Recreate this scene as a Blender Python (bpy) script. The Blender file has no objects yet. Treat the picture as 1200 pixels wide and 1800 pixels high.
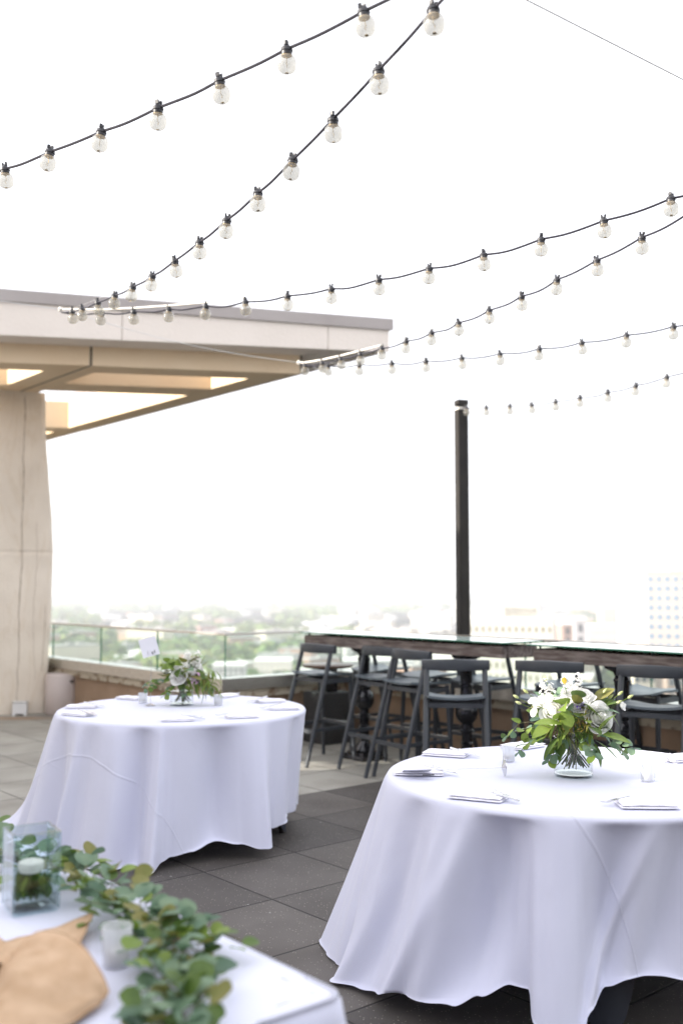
import bpy, bmesh, math, random
from mathutils import Vector, Matrix, noise
R = math.radians
PI = math.pi
S = bpy.context.scene
COL = S.collection

# ------------------------------------------------------------------ camera, sky, sun, exposure
H = 1.52
PITCH = math.atan(131/1750)
cam = bpy.data.cameras.new('camera'); co = bpy.data.objects.new('camera', cam); COL.objects.link(co)
co.location = (0, 0, H); co.rotation_euler = (PI/2 + PITCH, 0, 0)
cam.sensor_fit = 'VERTICAL'; cam.sensor_height = 36; cam.sensor_width = 24; cam.lens = 35
cam.clip_start = 0.05; cam.clip_end = 60000
cam.dof.use_dof = True; cam.dof.focus_distance = 4.05; cam.dof.aperture_fstop = 1.7
S.camera = co
SUN_AZ = R(190)      # measured from +x towards +y
SUN_EL = R(20)
w = bpy.data.worlds.new("World"); S.world = w; w.use_nodes = True
nt = w.node_tree; nt.nodes.clear()
sky = nt.nodes.new('ShaderNodeTexSky'); sky.sky_type = 'NISHITA'; sky.sun_disc = False
sky.sun_elevation = SUN_EL; sky.sun_rotation = PI/2 - SUN_AZ
sky.air_density = 1.0; sky.dust_density = 4.0; sky.ozone_density = 1.0; sky.altitude = 100
mx = nt.nodes.new('ShaderNodeMix'); mx.data_type = 'RGBA'; mx.inputs[0].default_value = 0.70
mx.inputs[7].default_value = (10.1, 10.05, 10.5, 1)      # thin white overcast veil over the clear sky
bg = nt.nodes.new('ShaderNodeBackground'); bg.inputs[1].default_value = 0.11
wo = nt.nodes.new('ShaderNodeOutputWorld')
nt.links.new(sky.outputs[0], mx.inputs[6]); nt.links.new(mx.outputs[2], bg.inputs[0]); nt.links.new(bg.outputs[0], wo.inputs[0])
sl = bpy.data.lights.new('sun', 'SUN'); sl.energy = 5.0; sl.angle = R(0.5); sl.color = (1.0, 0.935, 0.84)
so = bpy.data.objects.new('sun', sl); COL.objects.link(so)
sd = Vector((math.cos(SUN_EL)*math.cos(SUN_AZ), math.cos(SUN_EL)*math.sin(SUN_AZ), math.sin(SUN_EL)))
so.rotation_euler = sd.to_track_quat('Z', 'Y').to_euler(); so.location = (-20, 0, 20)
S.view_settings.view_transform = 'Standard'; S.view_settings.look = 'None'
S.view_settings.gamma = 1; S.view_settings.exposure = 1.12

# ------------------------------------------------------------------ materials
def hx(r, g, b): return (r, g, b, 1)
def mat(name, c, rough=0.6, metal=0.0, c2=None, sc=8.0, bump=0.0, bsc=None, spec=0.5, detail=4, stretch=None, lo=0.35, hi=0.65, transl=0.0):
    m = bpy.data.materials.new(name); m.use_nodes = True; n = m.node_tree; b = n.nodes['Principled BSDF']
    b.inputs['Base Color'].default_value = hx(*c); b.inputs['Roughness'].default_value = rough
    b.inputs['Metallic'].default_value = metal; b.inputs['Specular IOR Level'].default_value = spec
    tc = n.nodes.new('ShaderNodeTexCoord'); mp = n.nodes.new('ShaderNodeMapping')
    if stretch: mp.inputs['Scale'].default_value = stretch
    n.links.new(tc.outputs['Object'], mp.inputs[0])
    if c2:
        t = n.nodes.new('ShaderNodeTexNoise'); t.inputs['Scale'].default_value = sc; t.inputs['Detail'].default_value = detail
        n.links.new(mp.outputs[0], t.inputs[0])
        r = n.nodes.new('ShaderNodeValToRGB'); r.color_ramp.elements[0].color = hx(*c); r.color_ramp.elements[1].color = hx(*c2)
        r.color_ramp.elements[0].position = lo; r.color_ramp.elements[1].position = hi
        n.links.new(t.outputs[0], r.inputs[0]); n.links.new(r.outputs[0], b.inputs['Base Color'])
    if bump:
        t2 = n.nodes.new('ShaderNodeTexNoise'); t2.inputs['Scale'].default_value = bsc or sc*4; t2.inputs['Detail'].default_value = 5
        n.links.new(mp.outputs[0], t2.inputs[0])
        bp = n.nodes.new('ShaderNodeBump'); bp.inputs['Strength'].default_value = bump; bp.inputs['Distance'].default_value = 0.01
        n.links.new(t2.outputs[0], bp.inputs['Height']); n.links.new(bp.outputs[0], b.inputs['Normal'])
    if transl:
        tr = n.nodes.new('ShaderNodeBsdfTranslucent'); tr.inputs[0].default_value = hx(*[min(1, x*1.6) for x in c])
        ms = n.nodes.new('ShaderNodeMixShader'); ms.inputs[0].default_value = transl
        n.links.new(b.outputs[0], ms.inputs[1]); n.links.new(tr.outputs[0], ms.inputs[2])
        n.links.new(ms.outputs[0], n.nodes['Material Output'].inputs[0])
    return m
def thin_glass(name, tint, gloss=1.0, milky=0.0, rough=0.02, mcol=(0.9, 0.9, 0.88)):
    m = bpy.data.materials.new(name); m.use_nodes = True; n = m.node_tree; n.nodes.clear()
    o = n.nodes.new('ShaderNodeOutputMaterial'); t = n.nodes.new('ShaderNodeBsdfTransparent'); t.inputs[0].default_value = hx(*tint)
    g = n.nodes.new('ShaderNodeBsdfGlossy'); g.inputs['Roughness'].default_value = rough
    f = n.nodes.new('ShaderNodeFresnel'); f.inputs[0].default_value = 1.45
    geo = n.nodes.new('ShaderNodeNewGeometry')
    mu = n.nodes.new('ShaderNodeMath'); mu.operation = 'MULTIPLY'; mu.inputs[1].default_value = gloss
    inv = n.nodes.new('ShaderNodeMath'); inv.operation = 'SUBTRACT'; inv.inputs[0].default_value = 1.0
    mu2 = n.nodes.new('ShaderNodeMath'); mu2.operation = 'MULTIPLY'
    n.links.new(geo.outputs['Backfacing'], inv.inputs[1])
    n.links.new(f.outputs[0], mu.inputs[0]); n.links.new(mu.outputs[0], mu2.inputs[0]); n.links.new(inv.outputs[0], mu2.inputs[1])
    ms = n.nodes.new('ShaderNodeMixShader'); n.links.new(mu2.outputs[0], ms.inputs[0])
    src = t.outputs[0]
    if milky:
        d = n.nodes.new('ShaderNodeBsdfDiffuse'); d.inputs[0].default_value = hx(*mcol)
        tl = n.nodes.new('ShaderNodeBsdfTranslucent'); tl.inputs[0].default_value = hx(*mcol)
        dm = n.nodes.new('ShaderNodeMixShader'); dm.inputs[0].default_value = 0.55
        n.links.new(d.outputs[0], dm.inputs[1]); n.links.new(tl.outputs[0], dm.inputs[2])
        mm = n.nodes.new('ShaderNodeMixShader'); mm.inputs[0].default_value = milky
        n.links.new(t.outputs[0], mm.inputs[1]); n.links.new(dm.outputs[0], mm.inputs[2]); src = mm.outputs[0]
    n.links.new(src, ms.inputs[1]); n.links.new(g.outputs[0], ms.inputs[2]); n.links.new(ms.outputs[0], o.inputs[0])
    return m
M = {}
def concrete(name, c, c2, streak=True):
    m = mat(name, c, 0.85, 0, c2, 1.6, 0.35, 30, spec=0.25, detail=9, lo=0.3, hi=0.7)
    n = m.node_tree; b = n.nodes['Principled BSDF']
    if streak:      # vertical water stains and cracks, real marks on the concrete
        tc = n.nodes.new('ShaderNodeTexCoord'); mp = n.nodes.new('ShaderNodeMapping'); mp.inputs['Scale'].default_value = (2.6, 2.6, 0.7)
        t = n.nodes.new('ShaderNodeTexNoise'); t.inputs['Scale'].default_value = 1.3; t.inputs['Detail'].default_value = 6; t.inputs['Distortion'].default_value = 1.6
        n.links.new(tc.outputs['Object'], mp.inputs[0]); n.links.new(mp.outputs[0], t.inputs[0])
        r = n.nodes.new('ShaderNodeValToRGB'); e = r.color_ramp.elements
        e[0].position = 0.47; e[0].color = (1, 1, 1, 1); e[1].position = 0.53; e[1].color = (1, 1, 1, 1)
        x = r.color_ramp.elements.new(0.5); x.color = (0.95, 0.93, 0.90, 1)
        n.links.new(t.outputs[0], r.inputs[0])
        mu = n.nodes.new('ShaderNodeMix'); mu.data_type = 'RGBA'; mu.blend_type = 'MULTIPLY'; mu.inputs[0].default_value = 1
        src = b.inputs['Base Color'].links[0].from_socket
        n.links.new(src, mu.inputs[6]); n.links.new(r.outputs[0], mu.inputs[7]); n.links.new(mu.outputs[2], b.inputs['Base Color'])
    return m
M['pillar'] = concrete('pillar_concrete', (0.66, 0.58, 0.48), (0.82, 0.74, 0.63))
M['canopy'] = concrete('canopy_concrete', (0.76, 0.69, 0.62), (0.82, 0.75, 0.68), False)
M['beam'] = concrete('bounce_tinted_beam_concrete', (0.76, 0.59, 0.40), (0.80, 0.65, 0.46), False)  # tan puts warm bounced light into the beam colour
M['cap'] = mat('roof_cap_metal', (0.36, 0.325, 0.31), 0.55, 0.0, (0.40, 0.365, 0.35), 3)
M['crackline'] = mat('crack_brown', (0.36, 0.30, 0.23), .95, 0, (0.52, 0.45, 0.37), 20)
M['joint'] = mat('dark_joint', (0.08, 0.07, 0.06), 0.9)
M['parapet'] = mat('parapet_render', (0.30, 0.205, 0.135), 0.9, 0, (0.36, 0.25, 0.17), 3, 0.3, 60)
M['coping'] = mat('worn_coping', (0.50, 0.44, 0.34), 0.9, 0, (0.20, 0.13, 0.08), 9, 0.6, 30, lo=0.5, hi=0.62)
M['steel'] = mat('brushed_steel', (0.72, 0.69, 0.64), 0.30, 0.9, (0.58, 0.55, 0.50), 14, 0.05, 60, stretch=(1, 1, 12))
M['wire'] = mat('steel_wire', (0.75, 0.74, 0.72), 0.35, 0.85)
M['rod'] = mat('white_rod', (0.82, 0.78, 0.70), 0.4)  # warm white stands in for sun glare on wire; clamps, post band share it
M['rail_glass'] = thin_glass('rail_glass', (0.93, 0.975, 0.95), 1.0)
M['top_glass'] = mat('table_glass', (0.72, 0.86, 0.80), 0.03, 0.0, spec=1.0)
M['glass_edge'] = mat('green_glass_edge', (0.01, 0.16, 0.09), 0.15, 0, spec=0.8)
M['clear'] = thin_glass('clear_glass', (0.985, 0.992, 0.99), 1.3)
M['blueglass'] = thin_glass('thick_glass', (0.90, 0.945, 0.955), 1.8)
M['edgeglass'] = thin_glass('polished_glass_edge', (0.84, 0.90, 0.92), 1.5, 0.14, 0.05, (0.70, 0.80, 0.84))
M['water'] = thin_glass('water', (0.97, 0.985, 0.98), 0.8)
M['frost'] = thin_glass('frosted_glass', (0.95, 0.96, 0.97), 0.5, 0.42, 0.3, (0.84, 0.85, 0.88))
M['bulb'] = thin_glass('bulb_glass', (0.672, 0.665, 0.635), 1.0, 0.17, 0.08, (0.90, 0.88, 0.82))
M['black'] = mat('socket_black', (0.018, 0.018, 0.022), 0.45, 0, (0.03, 0.03, 0.036), 20)
M['cord'] = mat('cord_black', (0.02, 0.018, 0.028), 0.5)
M['brass'] = mat('lamp_collar', (0.62, 0.45, 0.22), 0.4, 0.3)
M['post'] = mat('post_black', (0.020, 0.018, 0.017), 0.6, 0.0, (0.030, 0.026, 0.022), 3, 0.05, 60, spec=.25)
M['castiron'] = mat('gloss_black_iron', (0.012, 0.013, 0.016), 0.12, 0.3, (0.02, 0.02, 0.024), 6, spec=0.8)
M['stool'] = mat('charcoal_paint', (0.040, 0.046, 0.055), 0.42, 0, (0.050, 0.056, 0.064), 5, 0.06, 140, spec=0.5)
M['stoolseat'] = mat('charcoal_seat', (0.10, 0.125, 0.145), 0.38, 0, (0.12, 0.145, 0.165), 4, 0.05, 120, spec=0.6)
M['timber'] = mat('weathered_timber', (0.115, 0.088, 0.078), 0.85, 0, (0.26, 0.22, 0.20), 7, 0.7, 24, stretch=(0.8, 6, 6), lo=0.4, hi=0.66)
M['pebble'] = mat('brown_pebble', (0.10, 0.065, 0.035), 0.8, 0, (0.42, 0.33, 0.22), 12)
M['wicker'] = mat('black_wicker', (0.02, 0.02, 0.022), 0.6, 0, (0.04, 0.038, 0.036), 30, 0.8, 60, stretch=(1, 1, 6))
M['darktop'] = mat('dark_brown_top', (0.07, 0.045, 0.03), 0.35, 0, (0.11, 0.07, 0.045), 8)
M['spandex'] = mat('black_spandex', (0.022, 0.026, 0.038), 0.7, 0, (0.028, 0.032, 0.046), 3)
M['whitepaint'] = mat('white_plastic', (0.75, 0.75, 0.74), 0.5)
M['drum'] = mat('pale_drum', (0.58, 0.51, 0.48), 0.7, 0, (0.50, 0.43, 0.40), 2, 0.2, 30)
M['silver'] = mat('silver', (0.62, 0.62, 0.64), 0.22, 1.0)
M['paper'] = mat('white_card', (0.80, 0.80, 0.84), 0.7)
M['ink'] = mat('black_ink', (0.02, 0.02, 0.02), 0.7)
M['candle'] = mat('candle_wax', (0.85, 0.80, 0.72), 0.5, transl=0.3)
def leafmat(name, c, c2, tr=0.25, rough=0.5): return mat(name, c, rough, 0, c2, 25, 0.15, 90, spec=0.35, transl=tr)
M['leafA'] = leafmat('leaf_deep_green', (0.065, 0.115, 0.025), (0.11, 0.175, 0.035))
M['leafB'] = leafmat('leaf_mid_green', (0.14, 0.215, 0.035), (0.20, 0.27, 0.055))
M['leafC'] = leafmat('leaf_grey_green', (0.12, 0.20, 0.13), (0.20, 0.28, 0.17))
M['leafD'] = leafmat('leaf_olive', (0.15, 0.16, 0.035), (0.22, 0.20, 0.06))
M['leafY'] = leafmat('leaf_gold', (0.42, 0.30, 0.03), (0.5, 0.36, 0.08))
M['stem'] = mat('stem_brown', (0.10, 0.085, 0.045), 0.7, 0, (0.16, 0.17, 0.07), 30)
M['budgreen'] = leafmat('bud_green', (0.45, 0.50, 0.20), (0.6, 0.62, 0.34))
M['petal'] = mat('white_petal', (0.94, 0.93, 0.88), 0.6, 0, (0.96, 0.95, 0.92), 30, 0.1, 60, transl=0.35)
M['petalc'] = mat('cream_petal', (0.80, 0.78, 0.62), 0.6, 0, (0.84, 0.82, 0.72), 30, transl=0.35)
M['pink'] = mat('pink_petal', (0.72, 0.48, 0.66), 0.6, transl=0.3)
M['purple'] = mat('purple_petal', (0.14, 0.08, 0.42), 0.6, transl=0.2)
def bmat():
    m = mat('tan_burlap', (0.60, 0.42, 0.26), 0.95, 0, (0.74, 0.55, 0.37), 26, 0.0, transl=0.25)
    n = m.node_tree; b = n.nodes['Principled BSDF']
    tc = n.nodes.new('ShaderNodeTexCoord'); out = []
    for d in ('X', 'Y'):
        wv = n.nodes.new('ShaderNodeTexWave'); wv.bands_direction = d; wv.inputs['Scale'].default_value = 130; wv.inputs['Distortion'].default_value = 0.6
        n.links.new(tc.outputs['Object'], wv.inputs[0]); out.append(wv.outputs[1])
    ad = n.nodes.new('ShaderNodeMath'); ad.operation = 'MAXIMUM'; n.links.new(out[0], ad.inputs[0]); n.links.new(out[1], ad.inputs[1])
    bp = n.nodes.new('ShaderNodeBump'); bp.inputs['Strength'].default_value = 0.5; bp.inputs['Distance'].default_value = 0.002
    n.links.new(ad.outputs[0], bp.inputs['Height']); n.links.new(bp.outputs[0], b.inputs['Normal'])
    return m
M['burlap'] = bmat()
def clothmat(name, lines):
    """white polyester cloth: fine weave, soft wrinkles and pressed fold lines drawn in the cloth's own flat coordinates"""
    m = mat(name, (0.735, 0.75, 0.90), 0.62, 0, (0.755, 0.77, 0.91), 3, spec=0.25)
    n = m.node_tree; b = n.nodes['Principled BSDF']
    b.inputs['Sheen Weight'].default_value = 0.25
    uv = n.nodes.new('ShaderNodeUVMap'); uv.uv_map = 'flat'
    def math_(op, a, bb=None, c=None):
        k = n.nodes.new('ShaderNodeMath'); k.operation = op
        for i, v in enumerate((a, bb, c)):
            if v is None: continue
            if isinstance(v, (int, float)): k.inputs[i].default_value = v
            else: n.links.new(v, k.inputs[i])
        return k.outputs[0]
    sp = n.nodes.new('ShaderNodeSeparateXYZ'); n.links.new(uv.outputs[0], sp.inputs[0])
    t = n.nodes.new('ShaderNodeTexNoise'); t.inputs['Scale'].default_value = 3.2; t.inputs['Detail'].default_value = 3; t.inputs['Distortion'].default_value = 0.8
    n.links.new(uv.outputs[0], t.inputs[0])
    h = math_('MULTIPLY', t.outputs[0], 0.55)
    for (px, py, ang, amp) in lines:
        nx, ny = -math.sin(ang), math.cos(ang)
        d = math_('ADD', math_('MULTIPLY', math_('SUBTRACT', sp.outputs[0], px), nx), math_('MULTIPLY', math_('SUBTRACT', sp.outputs[1], py), ny))
        g = math_('SUBTRACT', 1.0, math_('MULTIPLY', math_('ABSOLUTE', d), 110.0))
        g = math_('MULTIPLY', math_('MAXIMUM', g, 0.0), amp)
        h = math_('ADD', h, math_('MULTIPLY', g, 0.16))
    bp = n.nodes.new('ShaderNodeBump'); bp.inputs['Strength'].default_value = 1.0; bp.inputs['Distance'].default_value = 0.012
    n.links.new(h, bp.inputs['Height']); n.links.new(bp.outputs[0], b.inputs['Normal'])
    tr = n.nodes.new('ShaderNodeBsdfTranslucent'); tr.inputs[0].default_value = (0.8, 0.8, 0.88, 1)
    ms = n.nodes.new('ShaderNodeMixShader'); ms.inputs[0].default_value = 0.12
    n.links.new(b.outputs[0], ms.inputs[1]); n.links.new(tr.outputs[0], ms.inputs[2]); n.links.new(ms.outputs[0], n.nodes['Material Output'].inputs[0])
    return m
M['napkin'] = mat('napkin_cloth', (0.86, 0.855, 0.91), 0.85, 0, (0.88, 0.87, 0.92), 10, 0.2, 120)

M['darkwall'] = mat('dark_cladding', (0.10, 0.085, 0.075), .8, 0, (0.14, 0.12, 0.10), 2)
M['farglass'] = mat('dark_window_glass', (0.03, 0.035, 0.04), .1)
# ------------------------------------------------------------------ mesh helpers
class MB:
    def __init__(s): s.v = []; s.f = []; s.m = []; s.uv = {}
    def add(s, vs, fs, mi=0):
        o = len(s.v); s.v += [tuple(v) for v in vs]; s.f += [tuple(i+o for i in f) for f in fs]; s.m += [mi]*len(fs)
    def box(s, c, d, rz=0, mi=0, rx=0, ry=0, top=1.0):
        a, b, e = d[0]/2, d[1]/2, d[2]/2
        mt = Matrix.Translation(c) @ Matrix.Rotation(rz, 4, 'Z') @ Matrix.Rotation(ry, 4, 'Y') @ Matrix.Rotation(rx, 4, 'X')
        vs = [mt @ Vector((x*(top if z > 0 else 1), y*(top if z > 0 else 1), z)) for z in (-e, e) for x, y in ((-a, -b), (a, -b), (a, b), (-a, b))]
        s.add(vs, [(3, 2, 1, 0), (4, 5, 6, 7), (0, 1, 5, 4), (1, 2, 6, 5), (2, 3, 7, 6), (3, 0, 4, 7)], mi)
    def prism(s, poly, z0, z1, mi=0):
        n = len(poly)
        z0f = z0 if callable(z0) else (lambda x, y: z0); z1f = z1 if callable(z1) else (lambda x, y: z1)
        vs = [(x, y, z0f(x, y)) for x, y in poly] + [(x, y, z1f(x, y)) for x, y in poly]
        s.add(vs, [tuple(range(n-1, -1, -1)), tuple(range(n, 2*n))] + [(i, (i+1) % n, n+(i+1) % n, n+i) for i in range(n)], mi)
    def tube(s, pts, r, n=8, mi=0, cap=True):
        pts = [Vector(p) for p in pts]; k = len(pts)
        rs = r if isinstance(r, (list, tuple)) else [r]*k
        vs = []; up = None
        for i, p in enumerate(pts):
            t = (pts[min(i+1, k-1)] - pts[max(i-1, 0)]).normalized()
            if up is None:
                up = Vector((0, 0, 1)) if abs(t.z) < 0.9 else Vector((1, 0, 0))
            a = t.cross(up)
            if a.length < 1e-6: a = t.orthogonal()
            a.normalize(); b = a.cross(t).normalized(); up = b
            for j in range(n):
                q = 2*PI*j/n; vs.append(p + (a*math.cos(q) + b*math.sin(q))*rs[i])
        fs = [(i*n+j, i*n+(j+1) % n, (i+1)*n+(j+1) % n, (i+1)*n+j) for i in range(k-1) for j in range(n)]
        if cap: fs += [tuple(range(n-1, -1, -1)), tuple((k-1)*n+j for j in range(n))]
        s.add(vs, fs, mi)
    def lathe(s, prof, c=(0, 0, 0), n=24, mi=0, mt=None):
        vs = []; fs = []; k = len(prof)
        for r, z in prof:
            for j in range(n):
                q = 2*PI*j/n; v = Vector((r*math.cos(q), r*math.sin(q), z))
                if mt: v = mt @ v
                vs.append(v + Vector(c))
        fs = [(i*n+j, i*n+(j+1) % n, (i+1)*n+(j+1) % n, (i+1)*n+j) for i in range(k-1) for j in range(n)]
        if prof[0][0] > 1e-5 and prof[0][0] < 5: fs.append(tuple(range(n-1, -1, -1)))
        if prof[-1][0] > 1e-5: fs.append(tuple((k-1)*n+j for j in range(n)))
        s.add(vs, fs, mi)
    def grid(s, fn, nu, nv, mi=0, closed=False):
        vs = [fn(i/(nu if closed else nu-1), j/(nv-1)) for j in range(nv) for i in range(nu)]
        fs = [(j*nu+i, j*nu+(i+1) % nu, (j+1)*nu+(i+1) % nu, (j+1)*nu+i) for j in range(nv-1) for i in range(nu if closed else nu-1)]
        s.add(vs, fs, mi)
    def build(s, name, mats, parent=None, smooth=True, ang=40, loc=None, bevel=0, weld=False, solid=0):
        me = bpy.data.meshes.new(name); me.from_pydata(s.v, [], s.f)
        if not isinstance(mats, (list, tuple)): mats = [mats]
        for m in mats: me.materials.append(m)
        me.polygons.foreach_set('material_index', s.m)
        bm = bmesh.new(); bm.from_mesh(me)
        if weld: bmesh.ops.remove_doubles(bm, verts=bm.verts, dist=1e-5)
        if bevel: bmesh.ops.bevel(bm, geom=[e for e in bm.edges if len(e.link_faces) == 2 and e.calc_face_angle(0) > R(30)], offset=bevel, segments=2, affect='EDGES', clamp_overlap=True)
        bmesh.ops.recalc_face_normals(bm, faces=bm.faces)
        if smooth:
            for f in bm.faces: f.smooth = True
            for e in bm.edges:
                if len(e.link_faces) == 2 and e.calc_face_angle(0) > R(ang): e.smooth = False
        bm.to_mesh(me); bm.free()
        o = bpy.data.objects.new(name, me); COL.objects.link(o)
        if parent: o.parent = parent
        if loc: o.location = loc
        if solid:
            md = o.modifiers.new('thick', 'SOLIDIFY'); md.thickness = solid; md.offset = 0
        return o
def tag(o, label=None, cat=None, group=None, kind=None):
    if label: o['label'] = label
    if cat: o['category'] = cat
    if group: o['group'] = group
    if kind: o['kind'] = kind
    return o
def empty(name, loc=(0, 0, 0), rz=0, **k):
    o = bpy.data.objects.new(name, None); o.empty_display_size = 0.1; COL.objects.link(o)
    o.location = loc; o.rotation_euler = (0, 0, rz); tag(o, **k); return o
def kids(o): return [c for c in bpy.data.objects if c.parent == o]
def copy_tree(o, parent=None, table=None):
    c = o.copy(); COL.objects.link(c); c.parent = parent
    for ch in list(o.children): copy_tree(ch, c)
    return c
def pip(x, keys):
    """smooth monotone-ish interpolation of [(x, v...)] (cosine)"""
    for a, b in zip(keys, keys[1:]):
        if a[0] <= x <= b[0]:
            t = (x-a[0])/(b[0]-a[0]); t = t*t*(3-2*t)
            return [p+(q-p)*t for p, q in zip(a[1:], b[1:])]
    return list(keys[-1][1:])

TH = 0.7055
E1 = Vector((math.cos(TH), math.sin(TH))); E2 = Vector((math.sin(TH), -math.cos(TH)))
def V2(p): return Vector((p[0], p[1]))
A = Vector((-1.11, 9.57)); B = A + E1*1.45
L0 = A - E2*14; R0 = B + E2*11

# ------------------------------------------------------------------ terrace floor
def floor_mat():
    m = bpy.data.materials.new('terrace_pavers'); m.use_nodes = True; n = m.node_tree; b = n.nodes['Principled BSDF']
    L = n.links.new
    def mth(op, a, bb=None, clamp=False):
        k = n.nodes.new('ShaderNodeMath'); k.operation = op; k.use_clamp = clamp
        for i, v in enumerate((a, bb)):
            if v is None: continue
            if isinstance(v, (int, float)): k.inputs[i].default_value = v
            else: L(v, k.inputs[i])
        return k.outputs[0]
    tc = n.nodes.new('ShaderNodeTexCoord'); sp = n.nodes.new('ShaderNodeSeparateXYZ'); L(tc.outputs['Object'], sp.inputs[0])
    ox, oy, s = -0.733, 5.44, 0.6096
    dx = mth('SUBTRACT', sp.outputs[0], ox); dy = mth('SUBTRACT', sp.outputs[1], oy)
    i = mth('DIVIDE', mth('ADD', mth('MULTIPLY', dx, E1.x), mth('MULTIPLY', dy, E1.y)), s)
    j = mth('DIVIDE', mth('ADD', mth('MULTIPLY', dx, E2.x), mth('MULTIPLY', dy, E2.y)), s)
    fi = mth('FLOOR', i); fj = mth('FLOOR', j)
    cb = n.nodes.new('ShaderNodeCombineXYZ'); L(fi, cb.inputs[0]); L(fj, cb.inputs[1])
    wn = n.nodes.new('ShaderNodeTexWhiteNoise'); L(cb.outputs[0], wn.inputs[0])
    def edge(q):
        fr = mth('FRACT', q); return mth('MINIMUM', fr, mth('SUBTRACT', 1.0, fr))
    ed = mth('MINIMUM', edge(i), edge(j))
    jm = mth('LESS_THAN', ed, 0.008)
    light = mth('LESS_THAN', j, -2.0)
    no = n.nodes.new('ShaderNodeTexNoise'); no.inputs['Scale'].default_value = 2.2; no.inputs['Detail'].default_value = 8; L(tc.outputs['Object'], no.inputs[0])
    fine = n.nodes.new('ShaderNodeTexNoise'); fine.inputs['Scale'].default_value = 220; fine.inputs['Detail'].default_value = 3; L(tc.outputs['Object'], fine.inputs[0])
    vo = n.nodes.new('ShaderNodeTexVoronoi'); vo.inputs['Scale'].default_value = 75; L(tc.outputs['Object'], vo.inputs[0])
    vsel = n.nodes.new('ShaderNodeSeparateColor'); L(vo.outputs['Color'], vsel.inputs[0])
    speck = mth('MULTIPLY', mth('LESS_THAN', vo.outputs['Distance'], 0.19), mth('GREATER_THAN', vsel.outputs[0], 0.62))
    vo2 = n.nodes.new('ShaderNodeTexVoronoi'); vo2.inputs['Scale'].default_value = 9; L(tc.outputs['Object'], vo2.inputs[0])
    vs2 = n.nodes.new('ShaderNodeSeparateColor'); L(vo2.outputs['Color'], vs2.inputs[0])
    chip = mth('MULTIPLY', mth('LESS_THAN', vo2.outputs['Distance'], 0.05), mth('GREATER_THAN', vs2.outputs[0], 0.72))
    def mix(f, a, bb, bt='MIX'):
        k = n.nodes.new('ShaderNodeMix'); k.data_type = 'RGBA'; k.blend_type = bt
        for q, v in ((0, f), (6, a), (7, bb)):
            if isinstance(v, (int, float, tuple)): k.inputs[q].default_value = v
            else: L(v, k.inputs[q])
        return k.outputs[2]
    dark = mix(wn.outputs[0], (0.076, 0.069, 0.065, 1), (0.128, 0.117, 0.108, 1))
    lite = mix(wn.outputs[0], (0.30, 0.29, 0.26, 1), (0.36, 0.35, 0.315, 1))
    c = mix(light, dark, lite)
    c = mix(mth('MULTIPLY', mth('SUBTRACT', no.outputs[0], 0.38, True), 2.4, True), c, (0.62, 0.60, 0.58, 1), 'MULTIPLY')
    c = mix(1.0, c, mix(fine.outputs[0], (0.62, 0.62, 0.62, 1), (1.38, 1.36, 1.33, 1)), 'MULTIPLY')
    c = mix(mth('MULTIPLY', speck, 0.8), c, (0.36, 0.33, 0.28, 1))
    c = mix(mth('MULTIPLY', chip, 0.7), c, (0.5, 0.5, 0.47, 1))
    # rust stain near the pillar foot
    sx = mth('MULTIPLY', mth('SUBTRACT', sp.outputs[0], -3.75), 1.3); sy = mth('MULTIPLY', mth('SUBTRACT', sp.outputs[1], 11.65), 4.5)
    dd = mth('SQRT', mth('ADD', mth('MULTIPLY', sx, sx), mth('MULTIPLY', sy, sy)))
    st = mth('SUBTRACT', 1.0, mth('ADD', dd, mth('MULTIPLY', no.outputs[0], 0.5)), True)
    c = mix(mth('MULTIPLY', st, 0.95, True), c, (0.30, 0.13, 0.03, 1))
    c = mix(mth('MULTIPLY', jm, 0.88), c, (0.012, 0.011, 0.010, 1))
    L(c, b.inputs['Base Color']); b.inputs['Roughness'].default_value = 0.72; b.inputs['Specular IOR Level'].default_value = 0.4
    hgt = mth('ADD', mth('MULTIPLY', fine.outputs[0], 0.12), mth('MULTIPLY', mth('MULTIPLY', ed, 60.0, True), 1.0))
    bp = n.nodes.new('ShaderNodeBump'); bp.inputs['Strength'].default_value = 0.5; bp.inputs['Distance'].default_value = 0.006
    L(hgt, bp.inputs['Height']); L(bp.outputs[0], b.inputs['Normal'])
    return m
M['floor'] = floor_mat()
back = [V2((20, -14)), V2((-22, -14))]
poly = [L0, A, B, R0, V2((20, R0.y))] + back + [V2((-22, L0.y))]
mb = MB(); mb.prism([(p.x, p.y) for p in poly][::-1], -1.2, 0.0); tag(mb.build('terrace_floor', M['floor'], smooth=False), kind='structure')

# ------------------------------------------------------------------ parapet and glass railing
def offs(line, d):
    """offset an open polyline by d to its left"""
    out = []
    for i, p in enumerate(line):
        if i == 0: t = (line[1]-p).normalized(); out.append(p + Vector((-t.y, t.x))*d)
        elif i == len(line)-1: t = (p-line[i-1]).normalized(); out.append(p + Vector((-t.y, t.x))*d)
        else:
            t1 = (p-line[i-1]).normalized(); t2 = (line[i+1]-p).normalized()
            n1 = Vector((-t1.y, t1.x)); n2 = Vector((-t2.y, t2.x)); m_ = (n1+n2).normalized(); out.append(p + m_*d/m_.dot(n1))
    return out
def strip(mb, line, d0, d1, z0, z1, mi=0):
    a = offs(line, d0); b = offs(line, d1)
    for i in range(len(line)-1):
        mb.prism([(a[i].x, a[i].y), (a[i+1].x, a[i+1].y), (b[i+1].x, b[i+1].y), (b[i].x, b[i].y)], z0, z1, mi)
LINE = [L0, A, B, R0]
pw = empty('parapet_wall', label='low tan rendered parapet wall edging the terrace under the glass railing', cat='wall')
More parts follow.
